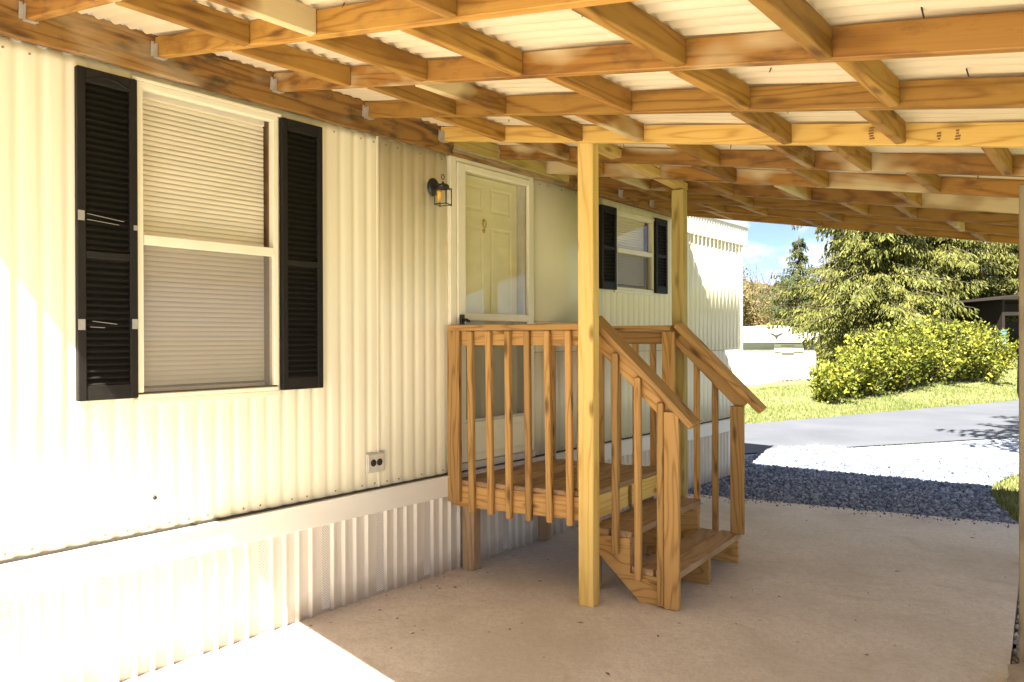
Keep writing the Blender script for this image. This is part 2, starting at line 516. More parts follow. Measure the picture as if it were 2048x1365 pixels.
def link(name, me, mat, parent=None, matrix=None):
    """link a mesh whose matrix is given in world space; parents never rotate"""
    o = bpy.data.objects.new(name, me)
    COL.objects.link(o)
    if mat is not None and not me.materials:
        me.materials.append(mat)
    mw = matrix if matrix is not None else Matrix.Identity(4)
    if parent is not None:
        o.parent = parent
        o.matrix_basis = Matrix.Translation(-world_of(parent).translation) @ mw if parent_plain(parent) else world_of(parent).inverted() @ mw
    else:
        o.matrix_basis = mw
    return o


def world_of(o):
    m = o.matrix_basis.copy() if o.type != 'EMPTY' else Matrix.Translation(o.location)
    if o.parent:
        return world_of(o.parent) @ m
    return m


def parent_plain(o):
    return o.type == 'EMPTY' and o.parent is None


def mesh_from(verts, faces, name='mesh', smooth=False):
    me = bpy.data.meshes.new(name)
    me.from_pydata([tuple(v) for v in verts], [], faces)
    if smooth:
        me.polygons.foreach_set('use_smooth', [True] * len(me.polygons))
    me.update()
    return me


def box_bm(bm, x0, x1, y0, y1, z0, z1, bev=0.0):
    g = bmesh.ops.create_cube(bm, size=1.0)
    vs = g['verts']
    for v in vs:
        v.co = Vector(((x0 + x1) / 2 + v.co.x * (x1 - x0), (y0 + y1) / 2 + v.co.y * (y1 - y0), (z0 + z1) / 2 + v.co.z * (z1 - z0)))
    if bev:
        es = list({e for v in vs for e in v.link_edges})
        bmesh.ops.bevel(bm, geom=es, offset=bev, segments=1, affect='EDGES')


def bm_mesh(bm, name='mesh', smooth=False):
    bmesh.ops.recalc_face_normals(bm, faces=bm.faces)
    me = bpy.data.meshes.new(name)
    bm.to_mesh(me)
    bm.free()
    if smooth:
        me.polygons.foreach_set('use_smooth', [True] * len(me.polygons))
    return me


def box(name, x0, x1, y0, y1, z0, z1, mat, parent=None, bev=0.0):
    """axis aligned box with its origin at its centre"""
    bm = bmesh.new()
    dx, dy, dz = (x1 - x0) / 2, (y1 - y0) / 2, (z1 - z0) / 2
    box_bm(bm, -dx, dx, -dy, dy, -dz, dz, bev)
    return link(name, bm_mesh(bm, name), mat, parent, Matrix.Translation(((x0 + x1) / 2, (y0 + y1) / 2, (z0 + z1) / 2)))


_board_cache = {}


def board_mesh(Ln, w, t, mat, bev):
    key = (round(Ln, 3), round(w, 4), round(t, 4), mat.name, bev)
    if key not in _board_cache:
        bm = bmesh.new()
        box_bm(bm, -Ln / 2, Ln / 2, -w / 2, w / 2, -t / 2, t / 2, bev)
        me = bm_mesh(bm, 'board')
        me.materials.append(mat)
        _board_cache[key] = me
    return _board_cache[key]


def board(name, p0, p1, w, t, mat, parent=None, side=None, bev=0.003):
    """lumber from p0 to p1 (centre line); w = width along `side`, t = thickness; grain runs along local X"""
    p0, p1 = Vector(p0), Vector(p1)
    ax = (p1 - p0)
    Ln = ax.length
    ax.normalize()
    sd_ = Vector(side) if side is not None else Vector((0, 0, 1))
    sd_ = (sd_ - ax * sd_.dot(ax)).normalized()
    th = ax.cross(sd_)
    m = Matrix.Identity(4)
    c = (p0 + p1) / 2
    for i in range(3):
        m[i][0], m[i][1], m[i][2], m[i][3] = ax[i], sd_[i], th[i], c[i]
    return link(name, board_mesh(Ln, w, t, mat, bev), mat, parent, m)


def prism(name, poly, thick, mat, parent, to_world, bev=0.0):
    """extrude a 2-D polygon (u,v); to_world(u,v,w) gives world point with w in 0..thick"""
    n = len(poly)
    o0 = Vector(to_world(*poly[0], 0))
    vs = [Vector(to_world(u, v, 0)) - o0 for u, v in poly] + [Vector(to_world(u, v, thick)) - o0 for u, v in poly]
    fs = [tuple(range(n)), tuple(range(2 * n - 1, n - 1, -1))] + [(i, (i + 1) % n, n + (i + 1) % n, n + i) for i in range(n)]
    bm = bmesh.new()
    bv = [bm.verts.new(v) for v in vs]
    for f in fs:
        bm.faces.new([bv[i] for i in f])
    return link(name, bm_mesh(bm, name), mat, parent, Matrix.Translation(o0))


def tube_bm(bm, pts, r, seg=8, cap=True, radii=None):
    pts = [Vector(p) for p in pts]
    rings = []
    for i, p in enumerate(pts):
        a = pts[max(0, i - 1)]
        b = pts[min(len(pts) - 1, i + 1)]
        d = (b - a).normalized()
        ref = Vector((0, 0, 1)) if abs(d.z) < 0.9 else Vector((1, 0, 0))
        u = d.cross(ref).normalized()
        w = d.cross(u)
        rr = radii[i] if radii is not None else r
        rings.append([bm.verts.new(p + (u * math.cos(2 * math.pi * k / seg) + w * math.sin(2 * math.pi * k / seg)) * rr) for k in range(seg)])
    for i in range(len(rings) - 1):
        for k in range(seg):
            bm.faces.new((rings[i][k], rings[i][(k + 1) % seg], rings[i + 1][(k + 1) % seg], rings[i + 1][k]))
    if cap:
        bm.faces.new(rings[0][::-1])
        bm.faces.new(rings[-1])


def tube(name, pts, r, mat, parent, seg=8, radii=None, smooth=True):
    o0 = Vector(pts[0])
    bm = bmesh.new()
    tube_bm(bm, [Vector(p) - o0 for p in pts], r, seg, True, radii)
    return link(name, bm_mesh(bm, name, smooth), mat, parent, Matrix.Translation(o0))


def disc_lathe(name, prof, axis, centre, mat, parent, seg=24, sx=1.0, smooth=True):
    """revolve profile [(r,h)] about axis through centre; sx squashes across"""
    axis = Vector(axis).normalized()
    ref = Vector((0, 0, 1)) if abs(axis.z) < 0.9 else Vector((1, 0, 0))
    u = axis.cross(ref).normalized()
    w = axis.cross(u)
    bm = bmesh.new()
    rings = []
    for r, h in prof:
        rings.append([bm.verts.new(axis * h + (u * math.cos(2 * math.pi * k / seg) * sx + w * math.sin(2 * math.pi * k / seg)) * r) for k in range(seg)])
    for i in range(len(rings) - 1):
        for k in range(seg):
            bm.faces.new((rings[i][k], rings[i][(k + 1) % seg], rings[i + 1][(k + 1) % seg], rings[i + 1][k]))
    bm.faces.new(rings[0][::-1])
    bm.faces.new(rings[-1])
    return link(name, bm_mesh(bm, name, smooth), mat, parent, Matrix.Translation(Vector(centre)))


# ------------------------------------------------------------------ terrain
RN = (0.854, -0.52)
RT = (0.52, 0.854)


def st(x, y):
    return -(x * RN[0] + y * RN[1]), x * RT[0] + y * RT[1]


def sstep(a, b, x):
    t = np.clip((x - a) / (b - a), 0, 1)
    return t * t * (3 - 2 * t)


S_NEAR, S_FAR = 5.44, 8.22


def s_far(t):
    return 8.30 + 0.215 * np.clip(np.asarray(t, float) - 10.0, -12, 14)


def height(x, y):
    x = np.asarray(x, float)
    y = np.asarray(y, float)
    s, t = st(x, y)
    bank = sstep(-0.1, 3.1, s - s_far(t)) * np.clip(0.10 + (t - 13.7) * 0.062, -0.12, 0.8)
    drop = -1.45 * sstep(14.0, 27.0, s)
    hill = 0.10 * np.clip(s - 55, 0, 1e9) * sstep(55, 90, s)
    hill = np.minimum(hill, 22)
    return -0.05 + bank + drop + hill


def build_ground():
    ss = np.concatenate([[-1200, -300, -80, -30, -12, -5, 0, 4, 7], np.linspace(8.0, 13, 26), np.linspace(14, 30, 17), [36, 45, 55, 65, 75, 90, 110, 140, 200, 300, 600, 1400]])
    ts = np.concatenate([[-1400, -600, -250, -100, -50, -25, -10], np.linspace(-4, 32, 37), [38, 46, 58, 75, 100, 140, 200, 300, 500, 900, 1500]])
    V, F = [], []
    for s in ss:
        for t in ts:
            x = -s * RN[0] + t * RT[0]
            y = -s * RN[1] + t * RT[1]
            V.append((x, y, float(height(x, y))))
    n = len(ts)
    for i in range(len(ss) - 1):
        for j in range(n - 1):
            F.append((i * n + j, i * n + j + 1, (i + 1) * n + j + 1, (i + 1) * n + j))
    me = mesh_from(V, F, 'ground', True)
    o = link('ground', me, GROUND)
    o['kind'] = 'structure'


build_ground()


def sheet(name, pts, z, mat, sub=0):
    me = mesh_from([(x, y, z) for x, y in pts], [tuple(range(len(pts)))], name)
    o = link(name, me, mat)
    o['kind'] = 'structure'
    return o


def st_xy(s, t):
    return (-s * RN[0] + t * RT[0], -s * RN[1] + t * RT[1])


# road strip with a ragged far edge
edge_near, edge_far = [], []
for i in range(121):
    t = -60 + i * 1.25
    edge_near.append(st_xy(S_NEAR + 0.07 * mnoise.noise(Vector((t * 0.9, 3, 0))), t))
    edge_far.append(st_xy(float(s_far(t)) + 0.07 * mnoise.noise(Vector((t * 0.9, 9, 0))), t))
V = [(x, y, -0.012) for x, y in edge_near] + [(x, y, -0.012) for x, y in edge_far]
n = len(edge_near)
F = [(i, i + 1, n + i + 1, n + i) for i in range(n - 1)]
o = link('road', mesh_from(V, F, 'road'), ASPH)
o['kind'] = 'structure'

# slab, cast as one piece with a thickness of 10 cm
slab_poly = [(-0.06, -3.2), (3.45, -3.2), (3.22, 0.0), (3.02, 4.0), (2.84, 6.32), (2.745, 7.31), (-0.06, 6.645)]
prism('concrete_slab', slab_poly, 0.10, CONC, None, lambda u, v, w: (u, v, -0.10 + w))['kind'] = 'structure'
gp = [(-3.2, 8.6), (-0.35, 8.6), (-0.35, 6.0), (0.02, 6.6), (2.735, 7.32), (2.50, 8.0), (2.33, 8.7), (2.30, 9.3), (2.38, 10.0), (2.75, 10.8), (3.6, 12.2)]
gp2 = gp + [st_xy(S_NEAR + 0.35, 15.0), st_xy(S_NEAR + 0.35, 11), st_xy(S_NEAR + 0.35, 7), st_xy(S_NEAR + 0.35, 3)]
sheet('gravel_drive', gp2, -0.028, GRAV)
sheet('gravel_yard', [(-6, -14), (11, -14), (11, -3.0), (3.46, -3.15), (3.23, 0.0), (3.03, 4.0), (2.95, 5.2), (3.5, 5.0), (5.2, -1.0), (4.5, -3.21), (0, -3.21), (-6, -3.21)], -0.03, GRAV)


def inside(poly, x, y):
    r = False
    n = len(poly)
    j = n - 1
    for i in range(n):
        xi, yi = poly[i]
        xj, yj = poly[j]
        if (yi > y) != (yj > y) and x < (xj - xi) * (y - yi) / (yj - yi) + xi:
            r = not r
        j = i
    return r


def stones(name, count, sampler, rmin, rmax, z, mat=None):
    ico = bmesh.new()
    bmesh.ops.create_icosphere(ico, subdivisions=1, radius=1.0)
    base = np.array([v.co[:] for v in ico.verts])
    fac = np.array([[v.index for v in f.verts] for f in ico.faces])
    ico.free()
    nv = len(base)
    VV, FF = [], []
    k = 0
    while k < count:
        x, y = sampler()
        if x is None:
            continue
        r = rmin + (rmax - rmin) * random.random() ** 2
        a = rng.normal(size=(3, 3))
        q, _ = np.linalg.qr(a)
        sc = np.array([1.0, 0.55 + 0.5 * random.random(), 0.45 + 0.4 * random.random()]) * r
        vv = (base * (1 + 0.22 * rng.normal(size=(nv, 1))) * sc) @ q.T
        vv += np.array([x, y, z + 0.25 * r + random.random() * 0.008])
        VV.append(vv)
        FF.append(fac + k * nv)
        k += 1
    me = bpy.data.meshes.new(name)
    me.from_pydata(np.concatenate(VV).tolist(), [], np.concatenate(FF).tolist())
    o = link(name, me, mat or STONE)
    o['kind'] = 'stuff'
    return o


def samp_drive():
    y = 6.4 + 4.6 * random.random() ** 1.25
    x = -0.4 + 3.6 * random.random()
    return (x, y) if inside(gp2, x, y) else (None, None)


stones('gravel_stones', 30000, samp_drive, 0.007, 0.026, -0.028)


def samp_side():
    y = 1.0 + 6.2 * random.random()
    x = 2.75 + 0.95 * random.random()
    edge = 3.24 - 0.055 * y if y < 4 else 3.02 - 0.08 * (y - 4)
    return (x, y) if edge + 0.01 < x < edge + 0.22 else (None, None)


stones('slab_edge_stones', 2200, samp_side, 0.008, 0.024, -0.030, EDGE_STONE)


def samp_spill():
    x = 0.1 + 2.6 * random.random()
    y = 6.66 + 0.237 * x - abs(random.gauss(0, 0.10))
    return (x, y) if inside(slab_poly, x, y) else (None, None)


stones('spilled_stones', 260, samp_spill, 0.004, 0.013, 0.0)


def blades(name, count, sampler, hmin, hmax, w, mat):
    P = np.zeros((count, 2))
    k = 0
    while k < count:
        x, y = sampler()
        if x is None:
            continue
        P[k] = (x, y)
        k += 1
    z = height(P[:, 0], P[:, 1])
    h = hmin + (hmax - hmin) * rng.random(count)
    a = rng.random(count) * 2 * math.pi
    lean = rng.normal(size=(count, 2)) * 0.35 * h[:, None]
    dx = np.stack([np.cos(a), np.sin(a)], 1) * w * (0.6 + 0.8 * rng.random((count, 1)))
    V = np.zeros((count, 3, 3))
    V[:, 0, :2] = P - dx
    V[:, 1, :2] = P + dx
    V[:, 0, 2] = V[:, 1, 2] = z - 0.005
    V[:, 2, :2] = P + lean
    V[:, 2, 2] = z + h
    me = bpy.data.meshes.new(name)
    me.from_pydata(V.reshape(-1, 3).tolist(), [], np.arange(count * 3).reshape(-1, 3).tolist())
    o = link(name, me, mat)
    o['kind'] = 'stuff'
    return o


def samp_bank():
    t = 6 + 22 * random.random()
    sf = float(s_far(t))
    s = sf - 0.05 + 5.0 * random.random() ** 1.2
    if random.random() > 0.55 + 0.6 * mnoise.noise(Vector((s * 0.9, t * 0.5, 1))) + 0.25 * math.exp(-(s - sf)):
        return None, None
    return st_xy(s, t)


blades('bank_grass', 60000, samp_bank, 0.02, 0.075, 0.010, GRASSB)


def samp_right():
    y = 6.0 + 7.5 * random.random()
    x = 2.2 + 2.0 * random.random()
    if inside(gp2, x, y) or inside(slab_poly, x, y) or x < 3.1 - 0.02 * y and y < 7.4:
        return None, None
    return x, y


blades('verge_grass', 12000, samp_right, 0.03, 0.09, 0.007, GRASSB)


def samp_verge2():
    t = 7 + 7.5 * random.random()
    s = S_NEAR + 0.0 - 0.35 * random.random() ** 2
    if random.random() > 0.15 + 1.2 * mnoise.noise(Vector((t * 0.8, 5, 2))):
        return None, None
    return st_xy(s, t)


blades('road_edge_grass', 900, samp_verge2, 0.02, 0.06, 0.006, GRASSB)

# ------------------------------------------------------------------ mobile home
home = thing('mobile_home', 'long cream mobile home with ribbed metal siding, black shutters and white skirting', 'mobile home', (0, 2.5, 0))
Z_SK, Z_TR, Z_TOP = 0.498, 0.648, 2.745


RIB = [(0.30, 0.0), (0.42, -0.0012), (0.52, -0.005), (0.60, -0.0066), (0.68, -0.0066), (0.76, -0.005), (0.86, -0.0012), (0.98, 0.0)]


def siding_panel(y0, y1, z0, z1, flat=False, mat=None, hole=None):
    """one folded metal sheet; hole = (ya, yb, za, zb) leaves a window opening in it"""
    pitch = 0.094
    rf, rx = [q[0] for q in RIB], [q[1] for q in RIB]
    prof = lambda y: 0.0 if flat else float(np.interp((y / pitch) % 1.0, rf, rx))
    ys = {y0, y1}
    if not flat:
        k0 = math.floor(y0 / pitch) - 1
        for k in range(k0, k0 + int((y1 - y0) / pitch) + 4):
            for f, xx in RIB:
                yy = (k + f) * pitch
                if y0 + 1e-4 < yy < y1 - 1e-4:
                    ys.add(yy)
    zs = [z0, z1]
    if hole:
        ys |= {hole[0], hole[1]}
        zs = [z0, hole[2], hole[3], z1]
    ys = sorted(ys)
    V, F = [], []
    nz = len(zs)
    for y in ys:
        for z in zs:
            V.append((prof(y), y - y0, z - z0))
    for i in range(len(ys) - 1):
        for j in range(nz - 1):
            if hole and j == 1 and hole[0] - 1e-6 <= ys[i] < hole[1] - 1e-6:
                continue
            F.append((i * nz + j, (i + 1) * nz + j, (i + 1) * nz + j + 1, i * nz + j + 1))
    ns = len(F)
    # turned-in lips all round give the sheet its edge
    m = len(V)
    for y in ys:
        V += [(-0.03, y - y0, 0.0), (-0.03, y - y0, z1 - z0)]
    for i in range(len(ys) - 1):
        F.append((m + 2 * i, m + 2 * i + 2, (i + 1) * nz, i * nz))
        F.append((i * nz + nz - 1, (i + 1) * nz + nz - 1, m + 2 * i + 3, m + 2 * i + 1))
    F.append(tuple([m] + list(range(0, nz)) + [m + 1]))
    e = (len(ys) - 1) * nz
    F.append(tuple([m + 2 * len(ys) - 1] + list(range(e + nz - 1, e - 1, -1)) + [m + 2 * len(ys) - 2]))
    me = mesh_from(V, F, 'siding_panel')
    for p_ in me.polygons[:ns]:
        p_.use_smooth = True
    return link('siding_panel', me, mat or SIDING, home, Matrix.Translation((0, y0, z0)))


W1 = (1.465, 2.185, 1.262, 2.700)     # window 1: y0,y1,z0,z1
W2 = (5.478, 6.142, 1.957, 2.628)
for a, b in ((-3.0, -1.8), (-1.799, -0.6), (-0.599, 0.36)):
    siding_panel(a, b, Z_TR, Z_TOP)
siding_panel(0.361, 2.862, Z_TR, Z_TOP, hole=W1)
siding_panel(2.864, 3.452, Z_TR, Z_TOP)
siding_panel(4.335, 5.30, Z_TR, 1.425)
siding_panel(4.335, 5.30, 1.428, 1.66)
siding_panel(4.335, 5.30, 1.662, Z_TOP, True, SIDING_PLAIN)
siding_panel(5.302, 6.9, Z_TR, 1.41)
siding_panel(5.302, 6.9, 1.413, Z_TOP, hole=W2)
siding_panel(6.902, 8.17, Z_TR, 1.395)
siding_panel(6.902, 8.17, 1.398, Z_TOP)
# seam strips
for y in (2.863, 6.901):
    box('seam_strip', -0.006, 0.0025, y - 0.006, y + 0.006, Z_TR, Z_TOP, SIDING, home)
box('corner_trim', -0.03, 0.012, 8.171, 8.195, Z_SK, Z_TOP, TRIM, home, 0.002)
# belly trim: board, drip edge and the dark dirt line in the gap above it
box('belly_trim', -0.03, 0.018, -3.0, 8.168, Z_SK, Z_TR - 0.022, TRIM, home, 0.003)
box('drip_edge', -0.03, 0.030, -3.0, 8.168, Z_TR - 0.021, Z_TR - 0.012, TRIM, home, 0.002)
box('edge_dirt_gap', -0.03, 0.006, -3.0, 8.168, Z_TR - 0.011, Z_TR - 0.001, DARKIN, home)
# body behind the siding
box('home_wall_core', -3.6, -0.16, -3.0, 8.17, 0.0, 2.70, DARKIN, home)
box('end_wall', -3.6, -0.031, 8.171, 8.20, 0.0, 2.72, SIDING, home)
box('end_wall', -3.6, -0.031, -3.03, -3.001, 0.0, 2.72, SIDING, home)
prism('roof', [(-3.65, 2.72), (-1.8, 2.93), (-0.002, 2.80), (-0.002, 2.74)], 11.4, ROOFFAR, home, lambda u, v, w: (u, -3.05 + w, v))


# fascia beyond the carport: ribbed white eave panel
def fascia(y0, y1, z0, z1, x):
    ys = np.arange(y0, y1 + 1e-6, 0.0155)
    V, F = [], []
    for i, y in enumerate(ys):
        xx = x + (0.006 if (i // 2) % 2 else 0.0)
        V += [(xx, y - y0, 0), (xx, y - y0, z1 - z0), (0.001, y - y0, 0), (0.001, y - y0, z1 - z0)]
    for i in range(len(ys) - 1):
        a, b = 4 * i, 4 * i + 4
        F += [(a, b, b + 1, a + 1), (a + 1, b + 1, b + 3, a + 3), (a + 2, b + 2, b, a)]
    e = 4 * (len(ys) - 1)
    F += [(e, e + 2, e + 3, e + 1), (2, 0, 1, 3)]
    return link('eave_fascia', mesh_from(V, F, 'eave_fascia'), TRIM, home, Matrix.Translation((0, y0, z0)))


fascia(6.60, 8.36, 2.600, 2.80, 0.008)
box('drip_edge', 0.001, 0.017, 6.60, 8.37, 2.588, 2.599, ALU, home)
box('drip_edge', -0.02, 0.020, 6.60, 8.375, 2.801, 2.815, ALU, home)
box('gable_fascia', -3.60, 0.0, 8.30, 8.345, 2.60, 2.80, TRIM, home)
box('gable_soffit', -3.60, -0.001, 8.201, 8.299, 2.70, 2.715, TRIM, home)


# screw heads along the siding
bm = bmesh.new()
for k in range(-10, 86):
    y = (k + 0.14) * 0.094
    if 3.44 < y < 4.34 or random.random() < 0.35:
        continue
    for z in (0.672, 2.70):
        if z > 1 and (1.2 < y < 2.47 or 5.2 < y < 6.4):
            continue
        box_bm(bm, 0.0, 0.003, y - 0.004, y + 0.004, z - 0.004, z + 0.004)
o = link('screw_heads', bm_mesh(bm, 'screw_heads'), mat_paint('rusty_screw', (0.30, 0.17, 0.08), 0.6, 0.2), home)
o['kind'] = 'stuff'


# skirting: each moulded vinyl panel is a part, its vent strip a sub-part
def skirting_panel(y0, period, ymax=None):
    y1 = y0 + period
    prof = [(0.0, 0.0), (0.030, 0.0), (0.034, 0.0), (0.046, 0.017), (0.056, 0.017), (0.060, 0.0)]
    for c in (0.135, 0.214, 0.300):
        prof += [(c - 0.022, 0.0), (c - 0.010, 0.017), (c, 0.017), (c + 0.004, 0.0)]
    prof.append((period - 0.001, 0.0))
    V, F = [], []
    for u, x in prof:
        V += [(x, u, 0), (x, u, Z_SK)]
    for i in range(len(prof) - 1):
        F.append((2 * i, 2 * i + 2, 2 * i + 3, 2 * i + 1))
    o = link('skirting_panel', mesh_from(V, F, 'skirting_panel'), SKIRT, home, Matrix.Translation((-0.012, y0, 0)))
    return o


sk0 = None
for k in range(-8, 19):
    y0 = 0.945 + k * 0.387 - 0.005
    if y0 > 8.1 - 0.387 + 0.1:
        break
    if sk0 is None:
        sk0 = skirting_panel(y0, 0.387)
        bm = bmesh.new()
        box_bm(bm, 0.0, 0.0015, -0.026, 0.026, 0.02, Z_SK - 0.02)
        vme = bm_mesh(bm, 'vent_strip')
        vme.materials.append(VENT)
        so = sk0
    else:
        so = sk0.copy()
        COL.objects.link(so)
        so.matrix_basis = Matrix.Translation(Vector((-0.012, y0, 0)) - home.location)
    vo_ = bpy.data.objects.new('vent_strip', vme)
    COL.objects.link(vo_)
    vo_.parent = so
    vo_.location = (0.0008, 0.003 + 0.002, 0)
box('skirting_end', -0.03, -0.013, 7.90, 8.17, 0.0, Z_SK - 0.001, SKIRT, home)


# ---- windows
def window(y0, y1, z0, z1, zr, detail):
    w = box('window', -0.150, -0.140, y0, y1, z0, z1, DARKIN, home)        # back panel of the recess
    fr = 0.028
    for nm, a in (('frame', (y0, y0 + fr, z0 + fr, z1 - fr)), ('frame', (y1 - fr, y1, z0 + fr, z1 - fr)),
                  ('frame', (y0, y1, z1 - fr, z1)), ('frame', (y0, y1, z0, z0 + fr * 0.7))):
        box(nm, -0.03, 0.016, *a, FRAMEW, w, 0.002)
    box('meeting_rail', -0.022, 0.019, y0 + fr + 0.001, y1 - fr - 0.001, zr - 0.022, zr + 0.022, FRAMEW, w, 0.002)
    box('jamb', -0.139, -0.031, y1 - 0.012, y1 - 0.002, z0 + 0.002, z1 - 0.002, JAMB, w)
    box('jamb', -0.139, -0.031, y0 + 0.002, y0 + 0.012, z0 + 0.002, z1 - 0.002, JAMB, w)
    box('head_jamb', -0.139, -0.031, y0 + 0.013, y1 - 0.013, z1 - 0.012, z1 - 0.002, JAMB, w)
    box('sill', -0.139, -0.031, y0 + 0.013, y1 - 0.013, z0 + 0.002, z0 + 0.012, JAMB, w)
    box('pane', -0.0125, -0.0122, y0 + fr + 0.001, y1 - fr - 0.001, zr + 0.023, z1 - fr - 0.001, GLASS, w)
    box('pane', -0.0185, -0.0182, y0 + fr + 0.001, y1 - fr - 0.001, z0 + fr * 0.7 + 0.001, zr - 0.023, GLASS, w)
    box('insect_screen', -0.0035, -0.003, y0 + fr + 0.001, y1 - fr - 0.001, z0 + fr * 0.7 + 0.001, zr - 0.023, SCREEN, w)
    # trim lips on the siding above and below
    box('head_flashing', 0.001, 0.020, y0 - 0.02, y1 + 0.02, z1 + 0.001, z1 + 0.016, FRAMEW, w, 0.002)
    box('sill_flashing', 0.001, 0.014, y0 - 0.01, y1 + 0.01, z0 - 0.03, z0 - 0.001, FRAMEW, w, 0.002)
    # blind
    b = box('blind', -0.088, -0.062, y0 + 0.02, y1 - 0.032, z1 - 0.045, z1 - 0.014, BLIND, home, 0.002)
    pitch = 0.0235
    n = int((z1 - z0 - 0.085) / pitch)
    L_ = y1 - y0 - 0.052
    V, F = [], []
    prof = [(-0.0145, -0.0042), (-0.005, 0.0005), (0.005, 0.0005), (0.0145, -0.0042)]
    a = math.radians(-72)
    pr = [(u * math.cos(a) - v * math.sin(a), u * math.sin(a) + v * math.cos(a)) for u, v in prof]
    for u, v in pr:
        V += [(u, -L_ / 2, v), (u, L_ / 2, v)]
    F = [(2 * i, 2 * i + 1, 2 * i + 3, 2 * i + 2) for i in range(3)]
    sm = mesh_from(V, F, 'blind_slat', True)
    sm.materials.append(BLIND)
    yc = (y0 + 0.02 + y1 - 0.032) / 2
    if detail:
        for i in range(n):
            zz = z1 - 0.055 - i * pitch
            link('blind_slat', sm, None, b, Matrix.Translation((-0.075, yc, zz)))
    else:
        bm = bmesh.new()
        for i in range(n):
            zz = z1 - 0.055 - i * pitch
            t = bmesh.new()
            t.from_mesh(sm)
            bmesh.ops.translate(t, verts=t.verts, vec=(-0.075 + 0.0, 0, zz - z0))
            tm = bpy.data.meshes.new('tmp')
            t.to_mesh(tm)
            t.free()
            bm.from_mesh(tm)
            bpy.data.meshes.remove(tm)
        me = bpy.data.meshes.new('blind_slats')
        bm.to_mesh(me)
        bm.free()
        o = link('blind_slats', me, BLIND, b, Matrix.Translation((0, yc, z0)))
        o['kind'] = 'stuff'
    box('bottom_rail', -0.084, -0.066, y0 + 0.02, y1 - 0.032, z0 + 0.024, z0 + 0.040, BLIND, b, 0.002)
    return w


window(*W1, 1.985, True)
window(*W2, 2.30, False)


# ---- shutters
def shutter(y0, y1, z0, z1, detail, splits=(0.5,)):
    t0, t1 = 0.004, 0.036
    s = box('shutter', t0, t0 + 0.006, y0 + 0.003, y1 - 0.003, z0 + 0.003, z1 - 0.003, BLACK, home)
    st_w = 0.034
    box('stile', t0, t1, y0, y0 + st_w, z0, z1, BLACK, s, 0.003)
    box('stile', t0, t1, y1 - st_w, y1, z0, z1, BLACK, s, 0.003)
    bands = []
    top = 0.062
    bot = 0.065
    zs = [z0 + bot] + [z0 + (z1 - z0) * f for f in splits] + [z1 - top]
    box('rail', t0, t1 - 0.002, y0 + st_w, y1 - st_w, z1 - top, z1, BLACK, s, 0.002)
    box('rail', t0, t1 - 0.002, y0 + st_w, y1 - st_w, z0, z0 + bot, BLACK, s, 0.002)
    for f in splits:
        zz = z0 + (z1 - z0) * f
        box('rail', t0, t1 - 0.002, y0 + st_w, y1 - st_w, zz - 0.015, zz + 0.015, BLACK, s, 0.002)
    # arch bead of the head panel
    pts = []
    for i in range(13):
        u = i / 12
        pts.append((t1 - 0.001, y0 + st_w + (y1 - y0 - 2 * st_w) * u, z1 - 0.055 + 0.028 * math.sin(math.pi * u)))
    tube('arch_bead', pts, 0.004, BLACK, s, 6)
    Ls = y1 - y0 - 2 * st_w
    V = []
    for u, v in ((0.006, 0.010), (0.022, -0.007), (0.0245, -0.0115), (0.006, 0.004)):
        V += [(u, -Ls / 2, v), (u, Ls / 2, v)]
    F = [(0, 1, 3, 2), (2, 3, 5, 4), (4, 5, 7, 6), (0, 2, 4, 6), (1, 7, 5, 3)]
    lm = mesh_from(V, F, 'louvre')
    lm.materials.append(BLACK)
    pitch = 0.0272
    zlist = []
    for a, b in zip(zs[:-1], zs[1:]):
        a2 = a + (0.022 if a != zs[0] else 0.0)
        b2 = b - (0.022 if b != zs[-1] else 0.0)
        n = int((b2 - a2) / pitch)
        for i in range(n):
            zlist.append(a2 + (i + 0.5) * (b2 - a2) / n)
    yc = (y0 + y1) / 2
    if detail:
        for zz in zlist:
            link('louvre', lm, None, s, Matrix.Translation((t0 + 0.004, yc, zz)))
    else:
        bm = bmesh.new()
        for zz in zlist:
            t = bmesh.new()
            t.from_mesh(lm)
            bmesh.ops.translate(t, verts=t.verts, vec=(0, 0, zz - z0))
            tm = bpy.data.meshes.new('tmp')
            t.to_mesh(tm)
            t.free()
            bm.from_mesh(tm)
            bpy.data.meshes.remove(tm)
        me = bpy.data.meshes.new('louvres')
        bm.to_mesh(me)
        bm.free()
        link('louvres', me, BLACK, s, Matrix.Translation((t0 + 0.004, yc, z0)))['kind'] = 'stuff'
    return s


sh1 = shutter(1.212, 1.460, 1.268, 2.695, True, (0.44,))
sh1['label'] = 'near shutter mended with silver tape'
sh2 = shutter(2.196, 2.450, 1.262, 2.697, True, (0.47,))
shutter(5.235, 5.470, 1.948, 2.655, False, (0.5,))
shutter(6.150, 6.375, 1.952, 2.655, False, (0.5,))
for (y, z, w, h) in ((1.226, 2.06, 0.026, 0.042), (1.226, 1.595, 0.028, 0.046), (1.446, 1.60, 0.026, 0.044), (1.45, 2.03, 0.018, 0.022)):
    box('tape_patch', 0.0362, 0.0385, y - w / 2, y + w / 2, z - h / 2, z + h / 2, TAPE, sh1, 0.0005)
for (ya, yb, za, zb) in ((1.25, 1.38, 2.045, 2.035), (1.25, 1.40, 2.07, 2.052), (1.27, 1.37, 1.610, 1.598), (1.26, 1.32, 1.585, 1.582)):
    board('tape_strand', (0.0335, ya, za), (0.0335, yb, zb), 0.0024, 0.0012, TAPE, sh1, bev=0.0)

